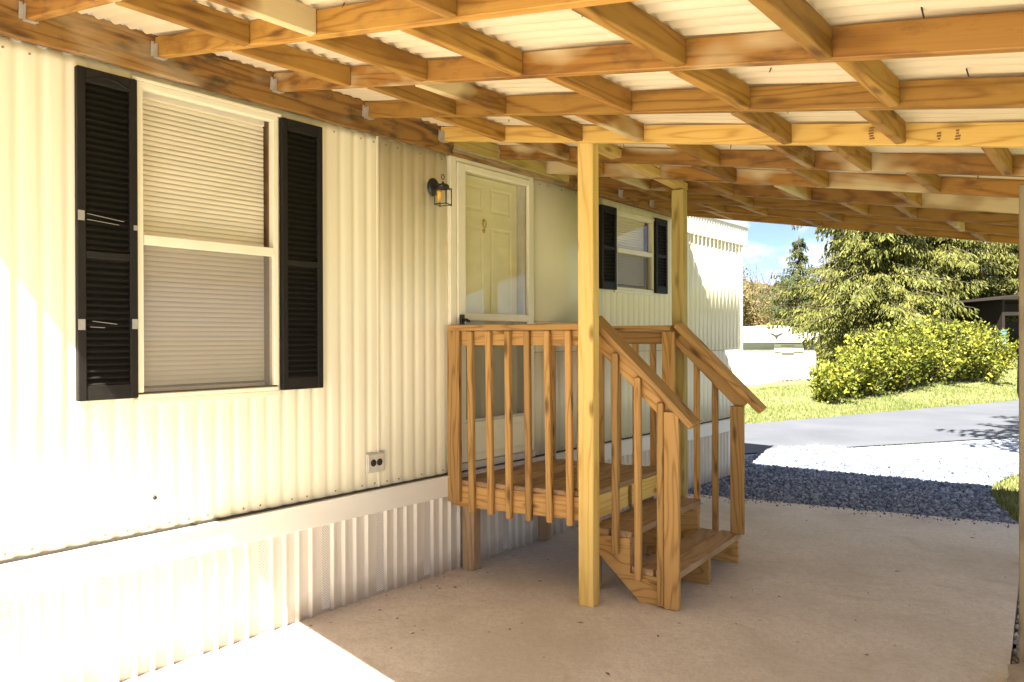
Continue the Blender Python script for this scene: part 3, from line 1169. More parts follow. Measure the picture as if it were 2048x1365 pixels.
# ---- door
door = box('door', -0.095, -0.060, 3.555, 4.232, 0.70, 2.66, DOORP, home)
for (ya, yb) in ((3.63, 3.86), (3.935, 4.165)):
    for (za, zb) in ((2.42, 2.60), (1.62, 2.32), (0.86, 1.50)):
        bm = bmesh.new()
        dy, dz = (yb - ya) / 2, (zb - za) / 2
        box_bm(bm, -0.004, 0.0, -dy, dy, -dz, dz)
        fs = [f for f in bm.faces if f.normal.x > 0.5]
        r = bmesh.ops.inset_region(bm, faces=fs, thickness=0.018, depth=-0.006)
        fs = [f for f in bm.faces if f.normal.x > 0.9 and abs(f.calc_center_median().y) < 0.01 and abs(f.calc_center_median().z) < 0.01]
        bmesh.ops.inset_region(bm, faces=fs, thickness=0.028, depth=0.006)
        link('door_panel', bm_mesh(bm, 'door_panel'), DOORP, door, Matrix.Translation((-0.054, (ya + yb) / 2, (za + zb) / 2)))
kn = disc_lathe('knocker', [(0.010, 0), (0.011, 0.004), (0.005, 0.012)], (1, 0, 0), (-0.059, 3.865, 2.362), BRASS, door, 16)
pts = [(-0.050, 3.865 + 0.016 * math.sin(a), 2.337 - 0.026 * math.cos(a)) for a in np.linspace(-2.6, 2.6, 17)]
tube('knocker_ring', pts, 0.004, BRASS, door, 8)
disc_lathe('knocker_plate', [(0.017, 0), (0.015, 0.006), (0.005, 0.008)], (1, 0, 0), (-0.059, 3.865, 2.29), BRASS, door, 16)
disc_lathe('door_knob', [(0.024, 0), (0.012, 0.008), (0.012, 0.030), (0.026, 0.040), (0.028, 0.055), (0.016, 0.064)], (1, 0, 0), (-0.059, 4.12, 1.62), ZINC, door, 18)
box('door_jamb', -0.12, -0.001, 4.236, 4.262, 0.66, 2.70, ALU, home)
box('door_jamb', -0.12, -0.001, 3.52, 3.55, 0.66, 2.70, FRAMEW, home)
box('door_header', -0.12, -0.001, 3.552, 4.234, 2.665, 2.70, FRAMEW, home)
box('threshold', -0.12, 0.040, 3.50, 4.325, 0.652, 0.698, ALU, home, 0.003)
# storm door frame
for a in ((3.455, 3.512, 0.70, 2.735), (4.290, 4.334, 0.70, 2.735), (3.513, 4.289, 2.705, 2.735)):
    box('door_trim', -0.02, 0.022, *a, FRAMEW, home, 0.003)
sdo = box('storm_door', 0.000, 0.030, 3.516, 4.286, 0.702, 0.965, FRAMEW, home, 0.002)
box('stile', 0.000, 0.032, 3.516, 3.590, 0.966, 2.700, FRAMEW, sdo, 0.003)
box('stile', 0.000, 0.032, 4.262, 4.286, 0.966, 2.700, FRAMEW, sdo, 0.003)
box('top_rail', 0.000, 0.032, 3.591, 4.261, 2.655, 2.700, FRAMEW, sdo, 0.003)
box('middle_rail', 0.000, 0.030, 3.591, 4.261, 1.655, 1.705, FRAMEW, sdo, 0.004)
box('glass_pane', 0.012, 0.016, 3.591, 4.261, 1.706, 2.654, GLASS_DOOR, sdo)
box('glass_pane', 0.008, 0.012, 3.591, 4.261, 0.985, 1.654, GLASS_DOOR, sdo)
box('glazing_bead', 0.010, 0.024, 3.591, 4.261, 0.966, 0.984, ALU, sdo, 0.002)
box('door_shade_sheet', 0.0165, 0.0168, 3.591, 4.261, 0.985, 1.654, SCREEN, sdo)  # added sheet darkening the lower glass, in place of shade and reflection
box('kick_panel', 0.0305, 0.035, 3.60, 4.20, 0.75, 0.92, FRAMEW, sdo, 0.003)
hd = box('door_handle', 0.0325, 0.050, 3.525, 3.562, 1.605, 1.69, IRON, sdo, 0.004)
tube('handle_lever', [(0.05, 3.545, 1.655), (0.078, 3.545, 1.655), (0.080, 3.570, 1.645)], 0.010, IRON, sdo)
# layered drip caps above the door
for i, (za, zb, xx, ya, yb, mt) in enumerate(((2.738, 2.752, 0.034, 3.44, 4.40, FRAMEW), (2.754, 2.768, 0.050, 3.45, 4.38, W_GREY), (2.770, 2.782, 0.060, 3.46, 4.40, W_GREY))):
    box('drip_cap', 0.001, xx, ya, yb, za, zb, mt, home, 0.002)

# ------------------------------------------------------------------ carport
cp = thing('carport', 'open lean-to carport with pine rafters, blocking and cream corrugated roof sheets', 'carport', (1.5, 3.5, 0))


def z0f(y):
    return 2.825 - 0.0225 * max(0.0, y - 2.6)


def slf(y):
    return 0.186 - 0.0045 * (y - 2.15)


def raf_y(k, x):
    """centre line of rafter k (k=0 at the near eave); the far bays fan out a little"""
    if k <= 5:
        return (0.42, 1.03, 1.548, 2.152, 2.745, 3.352)[k]
    y5 = 3.352
    yw = y5 + (6.56 - y5) * (k - 5) / 6.0
    yr = y5 + (7.20 - y5) * (k - 5) / 6.0
    return yw + (yr - yw) * x / 2.8


NR = 12
X0, X1 = 0.050, 4.20
RW = 0.089


def zbot(x, y):
    return z0f(y) - slf(y) * x


for k in range(NR):
    ya, yb = raf_y(k, X0), raf_y(k, X1)
    pa = Vector((X0, ya, zbot(X0, ya) + RW / 2))
    pb = Vector((X1, yb, zbot(X1, yb) + RW / 2))
    sprayed = k in (1, 3, 6, 7, 8)
    board('rafter', pa, pb, RW, 0.038, W_PINE if k == 5 else W_SPRAY if sprayed else W_RAFTER, cp)
# blocking between rafters, staggered
rows = {0: (0.85, 1.5, 2.2, 2.9), 1: (0.84, 1.27, 1.95, 2.5, 3.1), 2: (0.68, 1.18, 1.70, 2.36, 2.80), 3: (0.785, 1.10, 1.82, 2.31, 2.83),
        4: (0.60, 1.13, 1.53, 2.27, 2.72), 5: (0.65, 1.66, 2.175, 2.44, 3.02), 6: (0.55, 1.50, 2.05, 2.62), 7: (0.62, 1.25, 1.75, 2.40),
        8: (0.50, 1.15, 1.95, 2.28), 9: (0.70, 1.05, 1.62, 2.45), 10: (0.55, 1.30, 2.0, 2.52)}
for k, xs in rows.items():
    for x in xs:
        xo = x + random.uniform(-0.008, 0.008)
        ya, yb = raf_y(k, xo) + 0.0195, raf_y(k + 1, xo) - 0.0195
        dz = random.uniform(-0.004, 0.003)
        pa = Vector((xo, ya, zbot(xo, ya) + RW / 2 + dz))
        pb = Vector((xo + random.uniform(-0.01, 0.01), yb, zbot(xo, yb) + RW / 2 + dz))
        board('blocking', pa, pb, RW, 0.038, random.choice((W_RAFTER, W_RAFTER, W_RAFTER, W_SPRAY)), cp)
# ledger on the wall: old weathered plank and a newer cleat
ly = [-0.02, 3.46, 6.55]
for a, b in zip(ly[:-1], ly[1:]):
    za, zb = z0f(a), z0f(b)
    board('ledger', (0.026, a + 0.002, (za + 2.752) / 2 + 0.045), (0.026, b - 0.002, (zb + 2.752) / 2 + 0.045), 0.175, 0.044, W_OLD, cp)
board('ledger_cleat', (0.067, 3.46, z0f(3.46) + 0.025), (0.067, 4.70, z0f(4.7) + 0.02), 0.10, 0.036, W_GREEN, cp)
# frayed slivers and gunk at the ledger's lower edge
bm = bmesh.new()
for i in range(90):
    y = 0.0 + 6.6 * random.random()
    if 3.44 < y < 4.42:
        continue
    l_ = 0.02 + 0.08 * random.random()
    a = bm.verts.new((0.030 + 0.02 * random.random(), y, 2.752 - 0.004))
    b = bm.verts.new((0.030 + 0.02 * random.random(), y + l_, 2.750 - 0.010 * random.random()))
    c = bm.verts.new((0.045, y + l_ * 0.5, 2.757 + 0.012 * random.random()))
    d = bm.verts.new((0.010, y + l_ * 0.6, 2.748))
    bm.faces.new((a, b, c))
    bm.faces.new((a, d, b))
o = link('splinters', bm_mesh(bm, 'splinters'), W_OLD, cp)
o['kind'] = 'stuff'


# joist hangers
def hanger_mesh():
    bm = bmesh.new()
    t = 0.0016
    w = 0.021
    box_bm(bm, 0.0, 0.042, -w, w, -0.0035, -0.0019)
    for s in (-1, 1):
        ya, yb = sorted((s * w, s * (w + t)))
        box_bm(bm, 0.0, 0.040, ya, yb, -0.0035, 0.060)
        ya, yb = sorted((s * (w + t), s * (w + 0.015)))
        box_bm(bm, -0.0005, 0.0015, ya, yb, 0.004, 0.070)
    me = bm_mesh(bm, 'joist_hanger')
    me.materials.append(ZINC)
    return me


hm = hanger_mesh()
for k in range(NR - 1):
    y = raf_y(k, 0.05)
    m = Matrix.Translation((0.0495, y, zbot(0.07, y))) @ Matrix.Rotation(math.radians(6), 4, 'Y')
    link('joist_hanger', hm, None, cp, m)


# corrugated roof sheets
def roof_sheet(f0, f1):
    """f in 0..1 runs from near edge to far edge"""
    def yat(f, x):
        yn = 0.155
        yf = raf_y(11, x) + 0.075
        return yn + (yf - yn) * f
    nw = 84
    total = 6.7
    npts = int((f1 - f0) * total / 0.070 * 6)
    xs = [0.012, 0.5, 1.0, 1.5, 2.0, 2.5, 3.0, 3.5, 4.28]
    V, F = [], []
    sag = random.uniform(-0.003, 0.003)
    for i in range(npts + 1):
        f = f0 + (f1 - f0) * i / npts
        for x in xs:
            y = yat(f, x)
            ph = f * total / 0.070 * 2 * math.pi
            z = z0f(y) - slf(y) * x + RW * 1.012 + 0.0135 + 0.012 * math.sin(ph)
            V.append((x, y, z))
    n = len(xs)
    for i in range(npts):
        for j in range(n - 1):
            F.append((i * n + j, (i + 1) * n + j, (i + 1) * n + j + 1, i * n + j + 1))
    me = mesh_from(V, F, 'roof_sheet', True)
    link('roof_sheet', me, ROOFM, cp)


NS = 10
for i in range(NS):
    roof_sheet(i / NS, (i + 1) / NS)
# screw tips poking through the sheets
bm = bmesh.new()
for i in range(60):
    x, y = random.uniform(0.4, 3.4), random.uniform(0.6, 6.5)
    z = zbot(x, y) + RW + 0.012
    tube_bm(bm, [(x, y, z), (x + random.uniform(-.008, .008), y + random.uniform(-.008, .008), z - random.uniform(0.012, 0.032))], 0.0022, 5)
o = link('screw_tips', bm_mesh(bm, 'screw_tips'), IRON, cp)
o['kind'] = 'stuff'
# grade stamps in ink on the rafter that carries the post
for x, w_, rows_ in ((2.62, 0.013, 5), (2.865, 0.007, 3), (2.93, 0.009, 4)):
    y = raf_y(5, x) - 0.0196
    for q in range(rows_):
        dx = random.uniform(-0.003, 0.003)
        box('ink_stamp', x - w_ + dx, x + w_ * random.uniform(0.2, 1.0), y - 0.0006, y + 0.0002, zbot(x, y) + 0.022 + q * 0.011, zbot(x, y) + 0.029 + q * 0.011, INK, cp)


# posts
def post(x, y, z1, w, rot, mat, zb=0.0):
    pa, pb = Vector((x, y, zb)), Vector((x, y, z1))
    sd_ = (math.cos(rot), math.sin(rot), 0)
    return board('post', pa, pb, w, w, mat, cp, side=sd_, bev=0.006)


R_POST = math.radians(11)
post(1.055, 3.535, 2.648, 0.094, R_POST, W_NEW)
post(0.93, 4.885, 2.60, 0.092, R_POST, W_GREEN)
post(2.905, 6.02, zbot(2.905, 6.02), 0.089, 0.02, W_GREEN, -0.05)
post(3.085, 4.21, zbot(3.085, 4.21), 0.089, 0.02, W_GREY, -0.05)
post(3.52, 1.9, zbot(3.52, 1.9), 0.089, 0.02, W_GREY, -0.05)
# beam between the two yellow posts, its packing of lattice offcuts
board('beam', (1.052, 3.40, 2.678), (0.925, 4.95, 2.632), 0.05, 0.075, W_NEW, cp)


def lattice(x0, y0, z0, x1, y1, z1, h):
    a, b = Vector((x0, y0, z0)), Vector((x1, y1, z1))
    d = b - a
    L_ = d.length
    d.normalize()
    nrm = Vector((d.y, -d.x, 0)).normalized()
    bm = bmesh.new()
    step = 0.042
    for s, off in ((1, 0.0), (-1, 0.006)):
        k = -4
        while k * step < L_ + h:
            u0 = k * step
            pts = []
            for v in (0, h):
                u = u0 + (v if s > 0 else h - v)
                pts.append((u, v))
            k += 1
            if min(pts[0][0], pts[1][0]) < 0 or max(pts[0][0], pts[1][0]) > L_:
                continue
            w = 0.009
            quad = []
            for (u, v), sg in ((pts[0], -1), (pts[0], 1), (pts[1], 1), (pts[1], -1)):
                quad.append((u + sg * w, v))
            vs0 = [bm.verts.new(d * u + Vector((0, 0, v)) + nrm * off) for u, v in quad]
            vs1 = [bm.verts.new(d * u + Vector((0, 0, v)) + nrm * (off + 0.006)) for u, v in quad]
            bm.faces.new(vs0)
            bm.faces.new(vs1[::-1])
            for i in range(4):
                bm.faces.new((vs0[i], vs0[(i + 1) % 4], vs1[(i + 1) % 4], vs1[i]))
    return link('lattice_offcut', bm_mesh(bm, 'lattice_offcut'), W_NEW, cp, Matrix.Translation(a))


lattice(1.085, 3.56, 2.704, 1.05, 3.92, 2.693, 0.085)
lattice(1.030, 4.03, 2.690, 0.975, 4.62, 2.672, 0.075)

# ------------------------------------------------------------------ wooden stairs
stp = thing('wooden_stairs', 'cedar coloured wooden porch stairs with railings up to the door', 'stairs', (0.7, 4.1, 0))
EX = Vector((1.0, 0.22, 0))
EY = Vector((-0.08, 1.0, 0))
EXn = EX.normalized()
EYn = EY.normalized()


def pp(a, b, z):
    return Vector((0.0 + a - 0.08 * b, 3.46 + 0.22 * a + b, z))


def jig(s=0.004):
    return random.uniform(-s, s)


BF = 1.04      # inner face of the far side
# deck boards run along the wall
a0 = 0.035
for i in range(7):
    wb = 0.128
    a = a0 + i * 0.134 + wb / 2
    board('deck_board', pp(a, 0.002 + jig(0.003), 0.59 + jig(0.0015)), pp(a, BF + 0.036, 0.59 + jig(0.0015)), wb, 0.030, W_TREAD, stp, side=EXn, bev=0.004)
AL = a0 + 7 * 0.134
# rim joists
board('joist', pp(0.02, 0.019, 0.504), pp(AL, 0.019, 0.504), 0.14, 0.038, W_DECK, stp)
board('joist', pp(0.02, BF + 0.019, 0.504), pp(AL, BF + 0.019, 0.504), 0.14, 0.038, W_DECK, stp)
board('joist', pp(AL - 0.025, 0.040, 0.503), pp(AL - 0.025, BF - 0.002, 0.503), 0.14, 0.038, W_NEW, stp)
board('joist', pp(0.07, 0.040, 0.503), pp(0.07, BF - 0.002, 0.503), 0.14, 0.038, W_DECK, stp)
board('joist', pp(0.5, 0.040, 0.503), pp(0.5, BF - 0.002, 0.503), 0.14, 0.038, W_DECK, stp)
# legs
for a, b in ((0.085, 0.110), (0.085, BF - 0.055), (AL - 0.048, 0.115), (AL - 0.10, BF - 0.06)):
    board('leg', pp(a, b, 0.0), pp(a, b, 0.432), 0.089, 0.089, W_TREAD, stp, side=EXn, bev=0.004)
# treads
for i, (a1, zt) in enumerate(((1.225, 0.405), (1.490, 0.203))):
    for j in range(2):
        wb = 0.137
        a = a1 - 0.069 - j * 0.140
        board('tread', pp(a, 0.003, zt - 0.019), pp(a, BF + 0.035, zt - 0.019 + jig(0.002)), wb, 0.038, W_TREAD, stp, side=EXn, bev=0.004)
# sawn stringers
spoly = [(AL + 0.002, 0.570), (AL + 0.002, 0.30), (1.27, 0.002), (1.475, 0.002), (1.475, 0.163), (1.21, 0.163), (1.21, 0.365), (0.955 + 0.02, 0.365), (0.955 + 0.02, 0.570)]
for b in (0.002, 0.50, BF):
    prism('stringer', spoly, 0.037, W_DECK, stp, lambda u, v, w, b=b: pp(u, b + w, v))


def rot_side(dirv):
    return dirv


# near railing
board('post', pp(0.055, -0.019, 0.467), pp(0.055, -0.019, 1.582), 0.089, 0.038, W_DECK, stp, side=EXn)
board('handrail', pp(0.012, 0.022, 1.601), pp(0.985, 0.022, 1.601), 0.140, 0.038, W_DECK, stp, side=EYn, bev=0.004)
board('rail', pp(0.012, 0.019, 1.534), pp(0.985, 0.019, 1.534), 0.092, 0.036, W_DECK, stp)
for a in (0.175, 0.305, 0.440, 0.572, 0.708, 0.842):
    board('baluster', pp(a + 0.012 + jig(0.004), -0.0185, 0.405 + jig(0.006)), pp(a + jig(0.003), -0.0185, 1.578), 0.039, 0.039, W_DECK, stp, side=EXn, bev=0.005)
board('post', pp(0.90, 0.086, 0.60), pp(0.90, 0.086, 1.57), 0.089, 0.089, W_DECK, stp, side=EXn)


def slope_z(a, off=0.0):
    """line of the sloping handrail's top"""
    return 1.622 - (a - 1.045) * 1.045 + off


sl = Vector((1.0, 0.22, -1.045))
cz = 0.019 * 1.446
board('handrail', pp(0.99, 0.022, slope_z(0.99) - cz), pp(1.575, 0.022, slope_z(1.575) - cz), 0.140, 0.038, W_DECK, stp, side=EYn, bev=0.004)
rz = 0.038 * 1.446 + 0.046 * 1.40
board('rail', pp(0.99, 0.019, slope_z(0.99) - rz), pp(1.47, 0.019, slope_z(1.47) - rz), 0.092, 0.036, W_DECK, stp)
for a, zt, zb in ((1.135, 1.445, 0.270), (1.268, 1.305, 0.138), (1.398, 1.165, 0.012)):
    board('baluster', pp(a, -0.0185, zb), pp(a, -0.0185, zt), 0.039, 0.039, W_DECK, stp, side=EXn, bev=0.005)
board('newel', pp(1.462, -0.0190, 0.004), pp(1.462, -0.0190, 1.115), 0.086, 0.037, W_DECK, stp, side=EXn)
# far railing
b = BF + 0.019
board('handrail', pp(0.03, b + 0.003, 1.601), pp(1.03, b + 0.003, 1.601), 0.140, 0.038, W_DECK, stp, side=EYn, bev=0.004)
board('rail', pp(0.03, b, 1.534), pp(1.03, b, 1.534), 0.092, 0.036, W_DECK, stp)
fa = 0.085     # far pieces measured at x, so shift back along the shear
board('handrail', pp(0.985 + fa, b + 0.003, slope_z(1.015) - cz), pp(1.545 + fa, b + 0.003, slope_z(1.575) - cz), 0.140, 0.038, W_DECK, stp, side=EYn, bev=0.004)
board('rail', pp(0.985 + fa, b, slope_z(1.015) - rz), pp(1.43 + fa, b, slope_z(1.46) - rz), 0.092, 0.036, W_DECK, stp)
board('post', pp(0.935 + fa, BF - 0.020, 0.606), pp(0.935 + fa, BF - 0.020, 1.575), 0.089, 0.037, W_DECK, stp, side=EXn)
for a in (0.015, 0.143, 0.273, 0.403, 0.533, 0.663, 0.793):
    board('baluster', pp(a + fa, b + 0.037, 0.405), pp(a + fa, b + 0.037, 1.50), 0.039, 0.039, W_DECK, stp, side=EXn, bev=0.005)
for a, zt, zb in ((1.10, 1.40, 0.30), (1.225, 1.27, 0.16)):
    board('baluster', pp(a + fa, b + 0.037, zb), pp(a + fa, b + 0.037, zt), 0.039, 0.039, W_DECK, stp, side=EXn, bev=0.005)
board('newel', pp(1.395 + fa, BF - 0.020, 0.206), pp(1.395 + fa, BF - 0.020, 1.07), 0.089, 0.037, W_DECK, stp, side=EXn)
board('baluster', pp(1.347 + fa, b + 0.037, 0.10), pp(1.347 + fa, b + 0.037, 1.05), 0.039, 0.039, W_DECK, stp, side=EXn, bev=0.005)

# dry leaf crumbs on the slab
bm = bmesh.new()
for i in range(95):
    x, y = 0.1 + 2.8 * random.random(), 2.2 + 4.6 * random.random()
    if i < 45:
        x = 0.04 + abs(random.gauss(0, 0.10))
    if not inside(slab_poly, x, y):
        continue
    a_ = random.random() * 6.28
    l_ = 0.006 + 0.016 * random.random() ** 2
    u = Vector((math.cos(a_), math.sin(a_), 0)) * l_
    w = Vector((-u.y, u.x, 0)) * 0.4
    c = Vector((x, y, 0.0015))
    q = [bm.verts.new(c - u), bm.verts.new(c + w + Vector((0, 0, 0.004))), bm.verts.new(c + u), bm.verts.new(c - w + Vector((0, 0, 0.003)))]
    bm.faces.new(q)
o = link('leaf_litter', bm_mesh(bm, 'leaf_litter'), mat_paint('dry_leaf', (0.20, 0.12, 0.05), 0.8, 0.2))
o['kind'] = 'stuff'

# ------------------------------------------------------------------ wall fittings
lamp = thing('wall_lantern', 'small black square caged lantern on the wall left of the door', 'wall lamp', (0.0, 3.30, 2.47))
disc_lathe('backplate', [(0.058, 0.0), (0.058, 0.010), (0.044, 0.022), (0.016, 0.026)], (1, 0, 0), (0.001, 3.315, 2.505), IRON, lamp, 28, 0.82)
LC = Vector((0.125, 3.285, 0))
tube('arm', [(0.02, 3.313, 2.50), (0.06, 3.303, 2.512), (LC.x - 0.03, LC.y + 0.006, 2.50)], 0.010, IRON, lamp)
disc_lathe('cap', [(0.040, 0.0), (0.040, 0.016), (0.030, 0.024), (0.008, 0.030), (0.005, 0.042)], (0, 0, 1), (LC.x, LC.y, 2.478), IRON, lamp, 20)
tube('ring', [(LC.x, LC.y + 0.013 * math.sin(a), 2.533 + 0.015 - 0.015 * math.cos(a)) for a in np.linspace(0, 2 * math.pi, 18)], 0.0028, IRON, lamp, 6)
hw = 0.040
ca, sa = math.cos(0.35), math.sin(0.35)
cor = [(LC.x + (u * ca - v * sa) * hw, LC.y + (u * sa + v * ca) * hw) for u, v in ((-1, -1), (1, -1), (1, 1), (-1, 1))]
for (x, y) in cor:
    tube('cage_rod', [(x, y, 2.368), (x, y, 2.482)], 0.0035, IRON, lamp, 6)
for i in range(4):
    xa, ya = cor[i]
    xb, yb = cor[(i + 1) % 4]
    for z in (2.375, 2.476):
        tube('cage_bar', [(xa, ya, z), (xb, yb, z)], 0.0032, IRON, lamp, 6)
disc_lathe('socket', [(0.014, 0.0), (0.016, 0.055), (0.019, 0.068)], (0, 0, 1), (LC.x - 0.022, LC.y - 0.010, 2.395), AMBER, lamp, 16)
for i in range(4):
    xa, ya = cor[i]
    xb, yb = cor[(i + 1) % 4]
    c = Vector(((xa + xb) / 2, (ya + yb) / 2, 0))
    me = mesh_from([(xa - c.x, ya - c.y, 2.379), (xb - c.x, yb - c.y, 2.379), (xb - c.x, yb - c.y, 2.472), (xa - c.x, ya - c.y, 2.472)], [(0, 1, 2, 3)], 'glass')
    link('glass', me, GLASS, lamp, Matrix.Translation(c))

outl = thing('electrical_outlet', 'grey weatherproof double electrical outlet low on the cream siding', 'outlet', (0.0, 2.835, 0.797))
box('cover_plate', 0.001, 0.016, 2.775, 2.897, 0.745, 0.848, GREYBOX, outl, 0.003)
box('back_box', 0.001, 0.009, 2.768, 2.904, 0.738, 0.855, ALU, outl, 0.002)
for y in (2.812, 2.858):
    disc_lathe('socket', [(0.021, 0.0), (0.021, 0.002), (0.015, 0.003)], (1, 0, 0), (0.0162, y, 0.797), RUBBER, outl, 18)
stub = thing('cable_stub', 'short bent cable end poking out low on the sunlit siding', 'cable', (0.0, 1.60, 0.80))
tube('cable', [(-0.012, 1.575, 0.815), (0.03, 1.60, 0.80), (0.045, 1.635, 0.775)], 0.006, TRIM, stub)
disc_lathe('grommet', [(0.010, 0), (0.008, 0.006), (0.003, 0.007)], (1, 0, 0), (0.0005, 1.545, 0.80), IRON, stub, 12)

# rough stone pier at the foot of the near right post, box on the far right post
pier = thing('stone_pier', 'rough brown stone block at the foot of the right hand post', 'stone', (3.18, 4.05, 0))
bm = bmesh.new()
bmesh.ops.create_icosphere(bm, subdivisions=3, radius=1.0)
for v in bm.verts:
    d = 1 + 0.22 * mnoise.noise(v.co * 2.2) + 0.10 * mnoise.noise(v.co * 6)
    v.co = Vector((max(-.8, min(.8, v.co.x)) * 0.13 * d, max(-.8, min(.8, v.co.y)) * 0.17 * d, max(-.7, min(.7, v.co.z)) * 0.10 * d))
link('stone', bm_mesh(bm, 'stone'), CONC_BLOCK, pier, Matrix.Translation((3.135, 3.90, 0.01)))

# ------------------------------------------------------------------ neighbour's home
VX = Vector((0.764, 0.645, 0)).normalized()       # its front faces the viewer
VD = Vector((-0.645, 0.764, 0)).normalized()


def depth_pt(d, u, v):
    """point at distance d along the view axis on the sight line of a measured pixel (used to place far things)"""
    return CAM_LOC + fwd * d + rgt * ((u - 1024) / 1481.0 * d) + upv * (-(v - 682.5) / 1481.0 * d)


nb_o = depth_pt(35, 1632, 795)
nb_o.z = -1.30
nbh = thing('neighbour_mobile_home', 'white mobile home beyond the road with an arched front and dark bird emblem', 'mobile home', nb_o)
NA = Vector((0.80, 0.60, 0)).normalized()
NBk = Vector((-0.60, 0.80, 0)).normalized()


def nbp(u, d, z):
    return nb_o + NA * u + NBk * d + Vector((0, 0, z))


WN = 4.3
arc = [(-WN, 0), (0.0, 0), (0.0, 3.06)]
for i in range(13):
    f = i / 12
    arc.append((-WN * f, 3.06 + 0.36 * math.sin(math.pi * f)))
arc.append((-WN, 3.06))
prism('wall', [(-WN, 0.0), (0, 0.0), (0, 2.28), (-WN, 2.28)], 9.0, WHITEFAR, nbh, lambda u, v, w: nbp(u, w + 0.0, v))
top = [(-WN - 0.05, 2.62), (0.05, 2.62), (0.05, 3.06)] + [(0.05 - (WN + 0.1) * i / 12, 3.06 + 0.36 * math.sin(math.pi * i / 12)) for i in range(1, 12)] + [(-WN - 0.05, 3.06)]
prism('gable', top, 9.1, WHITEFAR, nbh, lambda u, v, w: nbp(u, w - 0.30, v))
prism('recess_wall', [(-WN, 2.281), (0, 2.281), (0, 2.619), (-WN, 2.619)], 8.6, RECESS, nbh, lambda u, v, w: nbp(u, w + 0.10, v))
prism('window', [(-1.95, 2.20), (-0.60, 2.20), (-0.60, 2.55), (-1.95, 2.55)], 0.06, WHITEFAR, nbh, lambda u, v, w: nbp(u, w - 0.08, v))
prism('pane', [(-1.65, 2.14), (-1.05, 2.14), (-1.05, 2.48), (-1.65, 2.48)], 0.02, ALU, nbh, lambda u, v, w: nbp(u, w - 0.105, v))
prism('corner_post', [(-0.10, 2.281), (0.0, 2.281), (0.0, 2.619), (-0.10, 2.619)], 0.08, WHITEFAR, nbh, lambda u, v, w: nbp(u, w - 0.0, v))
prism('roof_edge', [(0.051, 3.02), (0.30, 2.94), (0.30, 2.99), (0.051, 3.08)], 9.0, ROOFFAR, nbh, lambda u, v, w: nbp(u, w - 0.3, v))
bird = [(0.0, -0.16), (0.07, -0.03), (0.17, 0.06), (0.34, 0.13), (0.20, 0.14), (0.10, 0.09), (0.035, 0.04), (0.0, 0.07), (-0.035, 0.04), (-0.10, 0.09), (-0.20, 0.14), (-0.34, 0.13), (-0.17, 0.06), (-0.07, -0.03)]
prism('bird_emblem', [(u - 1.93, v + 2.92) for u, v in bird], 0.03, EAGLE, nbh, lambda u, v, w: nbp(u, w - 0.335, v))

fr_o = depth_pt(30, 1497, 800)
fr = thing('grey_handrail', 'grey handrail with one post in front of the white neighbour home', 'railing', (fr_o.x, fr_o.y, float(height(fr_o.x, fr_o.y))))
zr0 = float(height(fr_o.x, fr_o.y))
a = depth_pt(30, 1495, 748)
board('post', (fr_o.x, fr_o.y, zr0 - 0.1), (a.x, a.y, a.z), 0.20, 0.12, GREYRAIL, fr, side=VX, bev=0.0)
a, b = depth_pt(30, 1502, 766), depth_pt(30.5, 1640, 759)
board('rail', a, b, 0.10, 0.08, GREYRAIL, fr, bev=0.0)
a, b = depth_pt(30, 1487, 770), depth_pt(30, 1487, 800)
board('post', b, a, 0.16, 0.12, GREYRAIL, fr, side=VX, bev=0.0)

# dark open shed at the right
sh_o = depth_pt(26, 2010, 760)
sh_o.z = float(height(sh_o.x, sh_o.y)) - 0.1
shed = thing('dark_shed', 'dark open fronted shed half hidden behind the bright bush', 'shed', sh_o)
u0, u1 = -0.10, 3.2


def shp(u, d, z):
    return sh_o + VX * u + VD * d + Vector((0, 0, z))


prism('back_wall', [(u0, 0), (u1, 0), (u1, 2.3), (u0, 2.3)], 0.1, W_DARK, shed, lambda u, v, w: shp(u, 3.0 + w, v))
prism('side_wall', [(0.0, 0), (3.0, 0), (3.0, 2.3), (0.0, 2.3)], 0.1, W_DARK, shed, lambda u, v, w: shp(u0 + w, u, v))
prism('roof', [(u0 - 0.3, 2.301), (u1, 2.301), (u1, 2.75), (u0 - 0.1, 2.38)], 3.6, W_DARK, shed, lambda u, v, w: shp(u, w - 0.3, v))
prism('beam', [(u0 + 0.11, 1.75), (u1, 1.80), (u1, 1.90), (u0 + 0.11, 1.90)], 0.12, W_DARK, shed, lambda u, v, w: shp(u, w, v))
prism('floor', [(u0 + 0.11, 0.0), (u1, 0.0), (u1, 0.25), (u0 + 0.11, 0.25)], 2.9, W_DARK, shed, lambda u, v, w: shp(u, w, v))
brd = thing('blue_board', 'narrow blue board standing at the shed corner beside the bush', 'board', shp(-0.35, -0.4, 0))
prism('board_face', [(-0.06, -0.05), (0.10, -0.05), (0.10, 1.25), (-0.06, 1.25)], 0.06, BLUEP, brd, lambda u, v, w: shp(u - 0.35, w - 0.45, v))
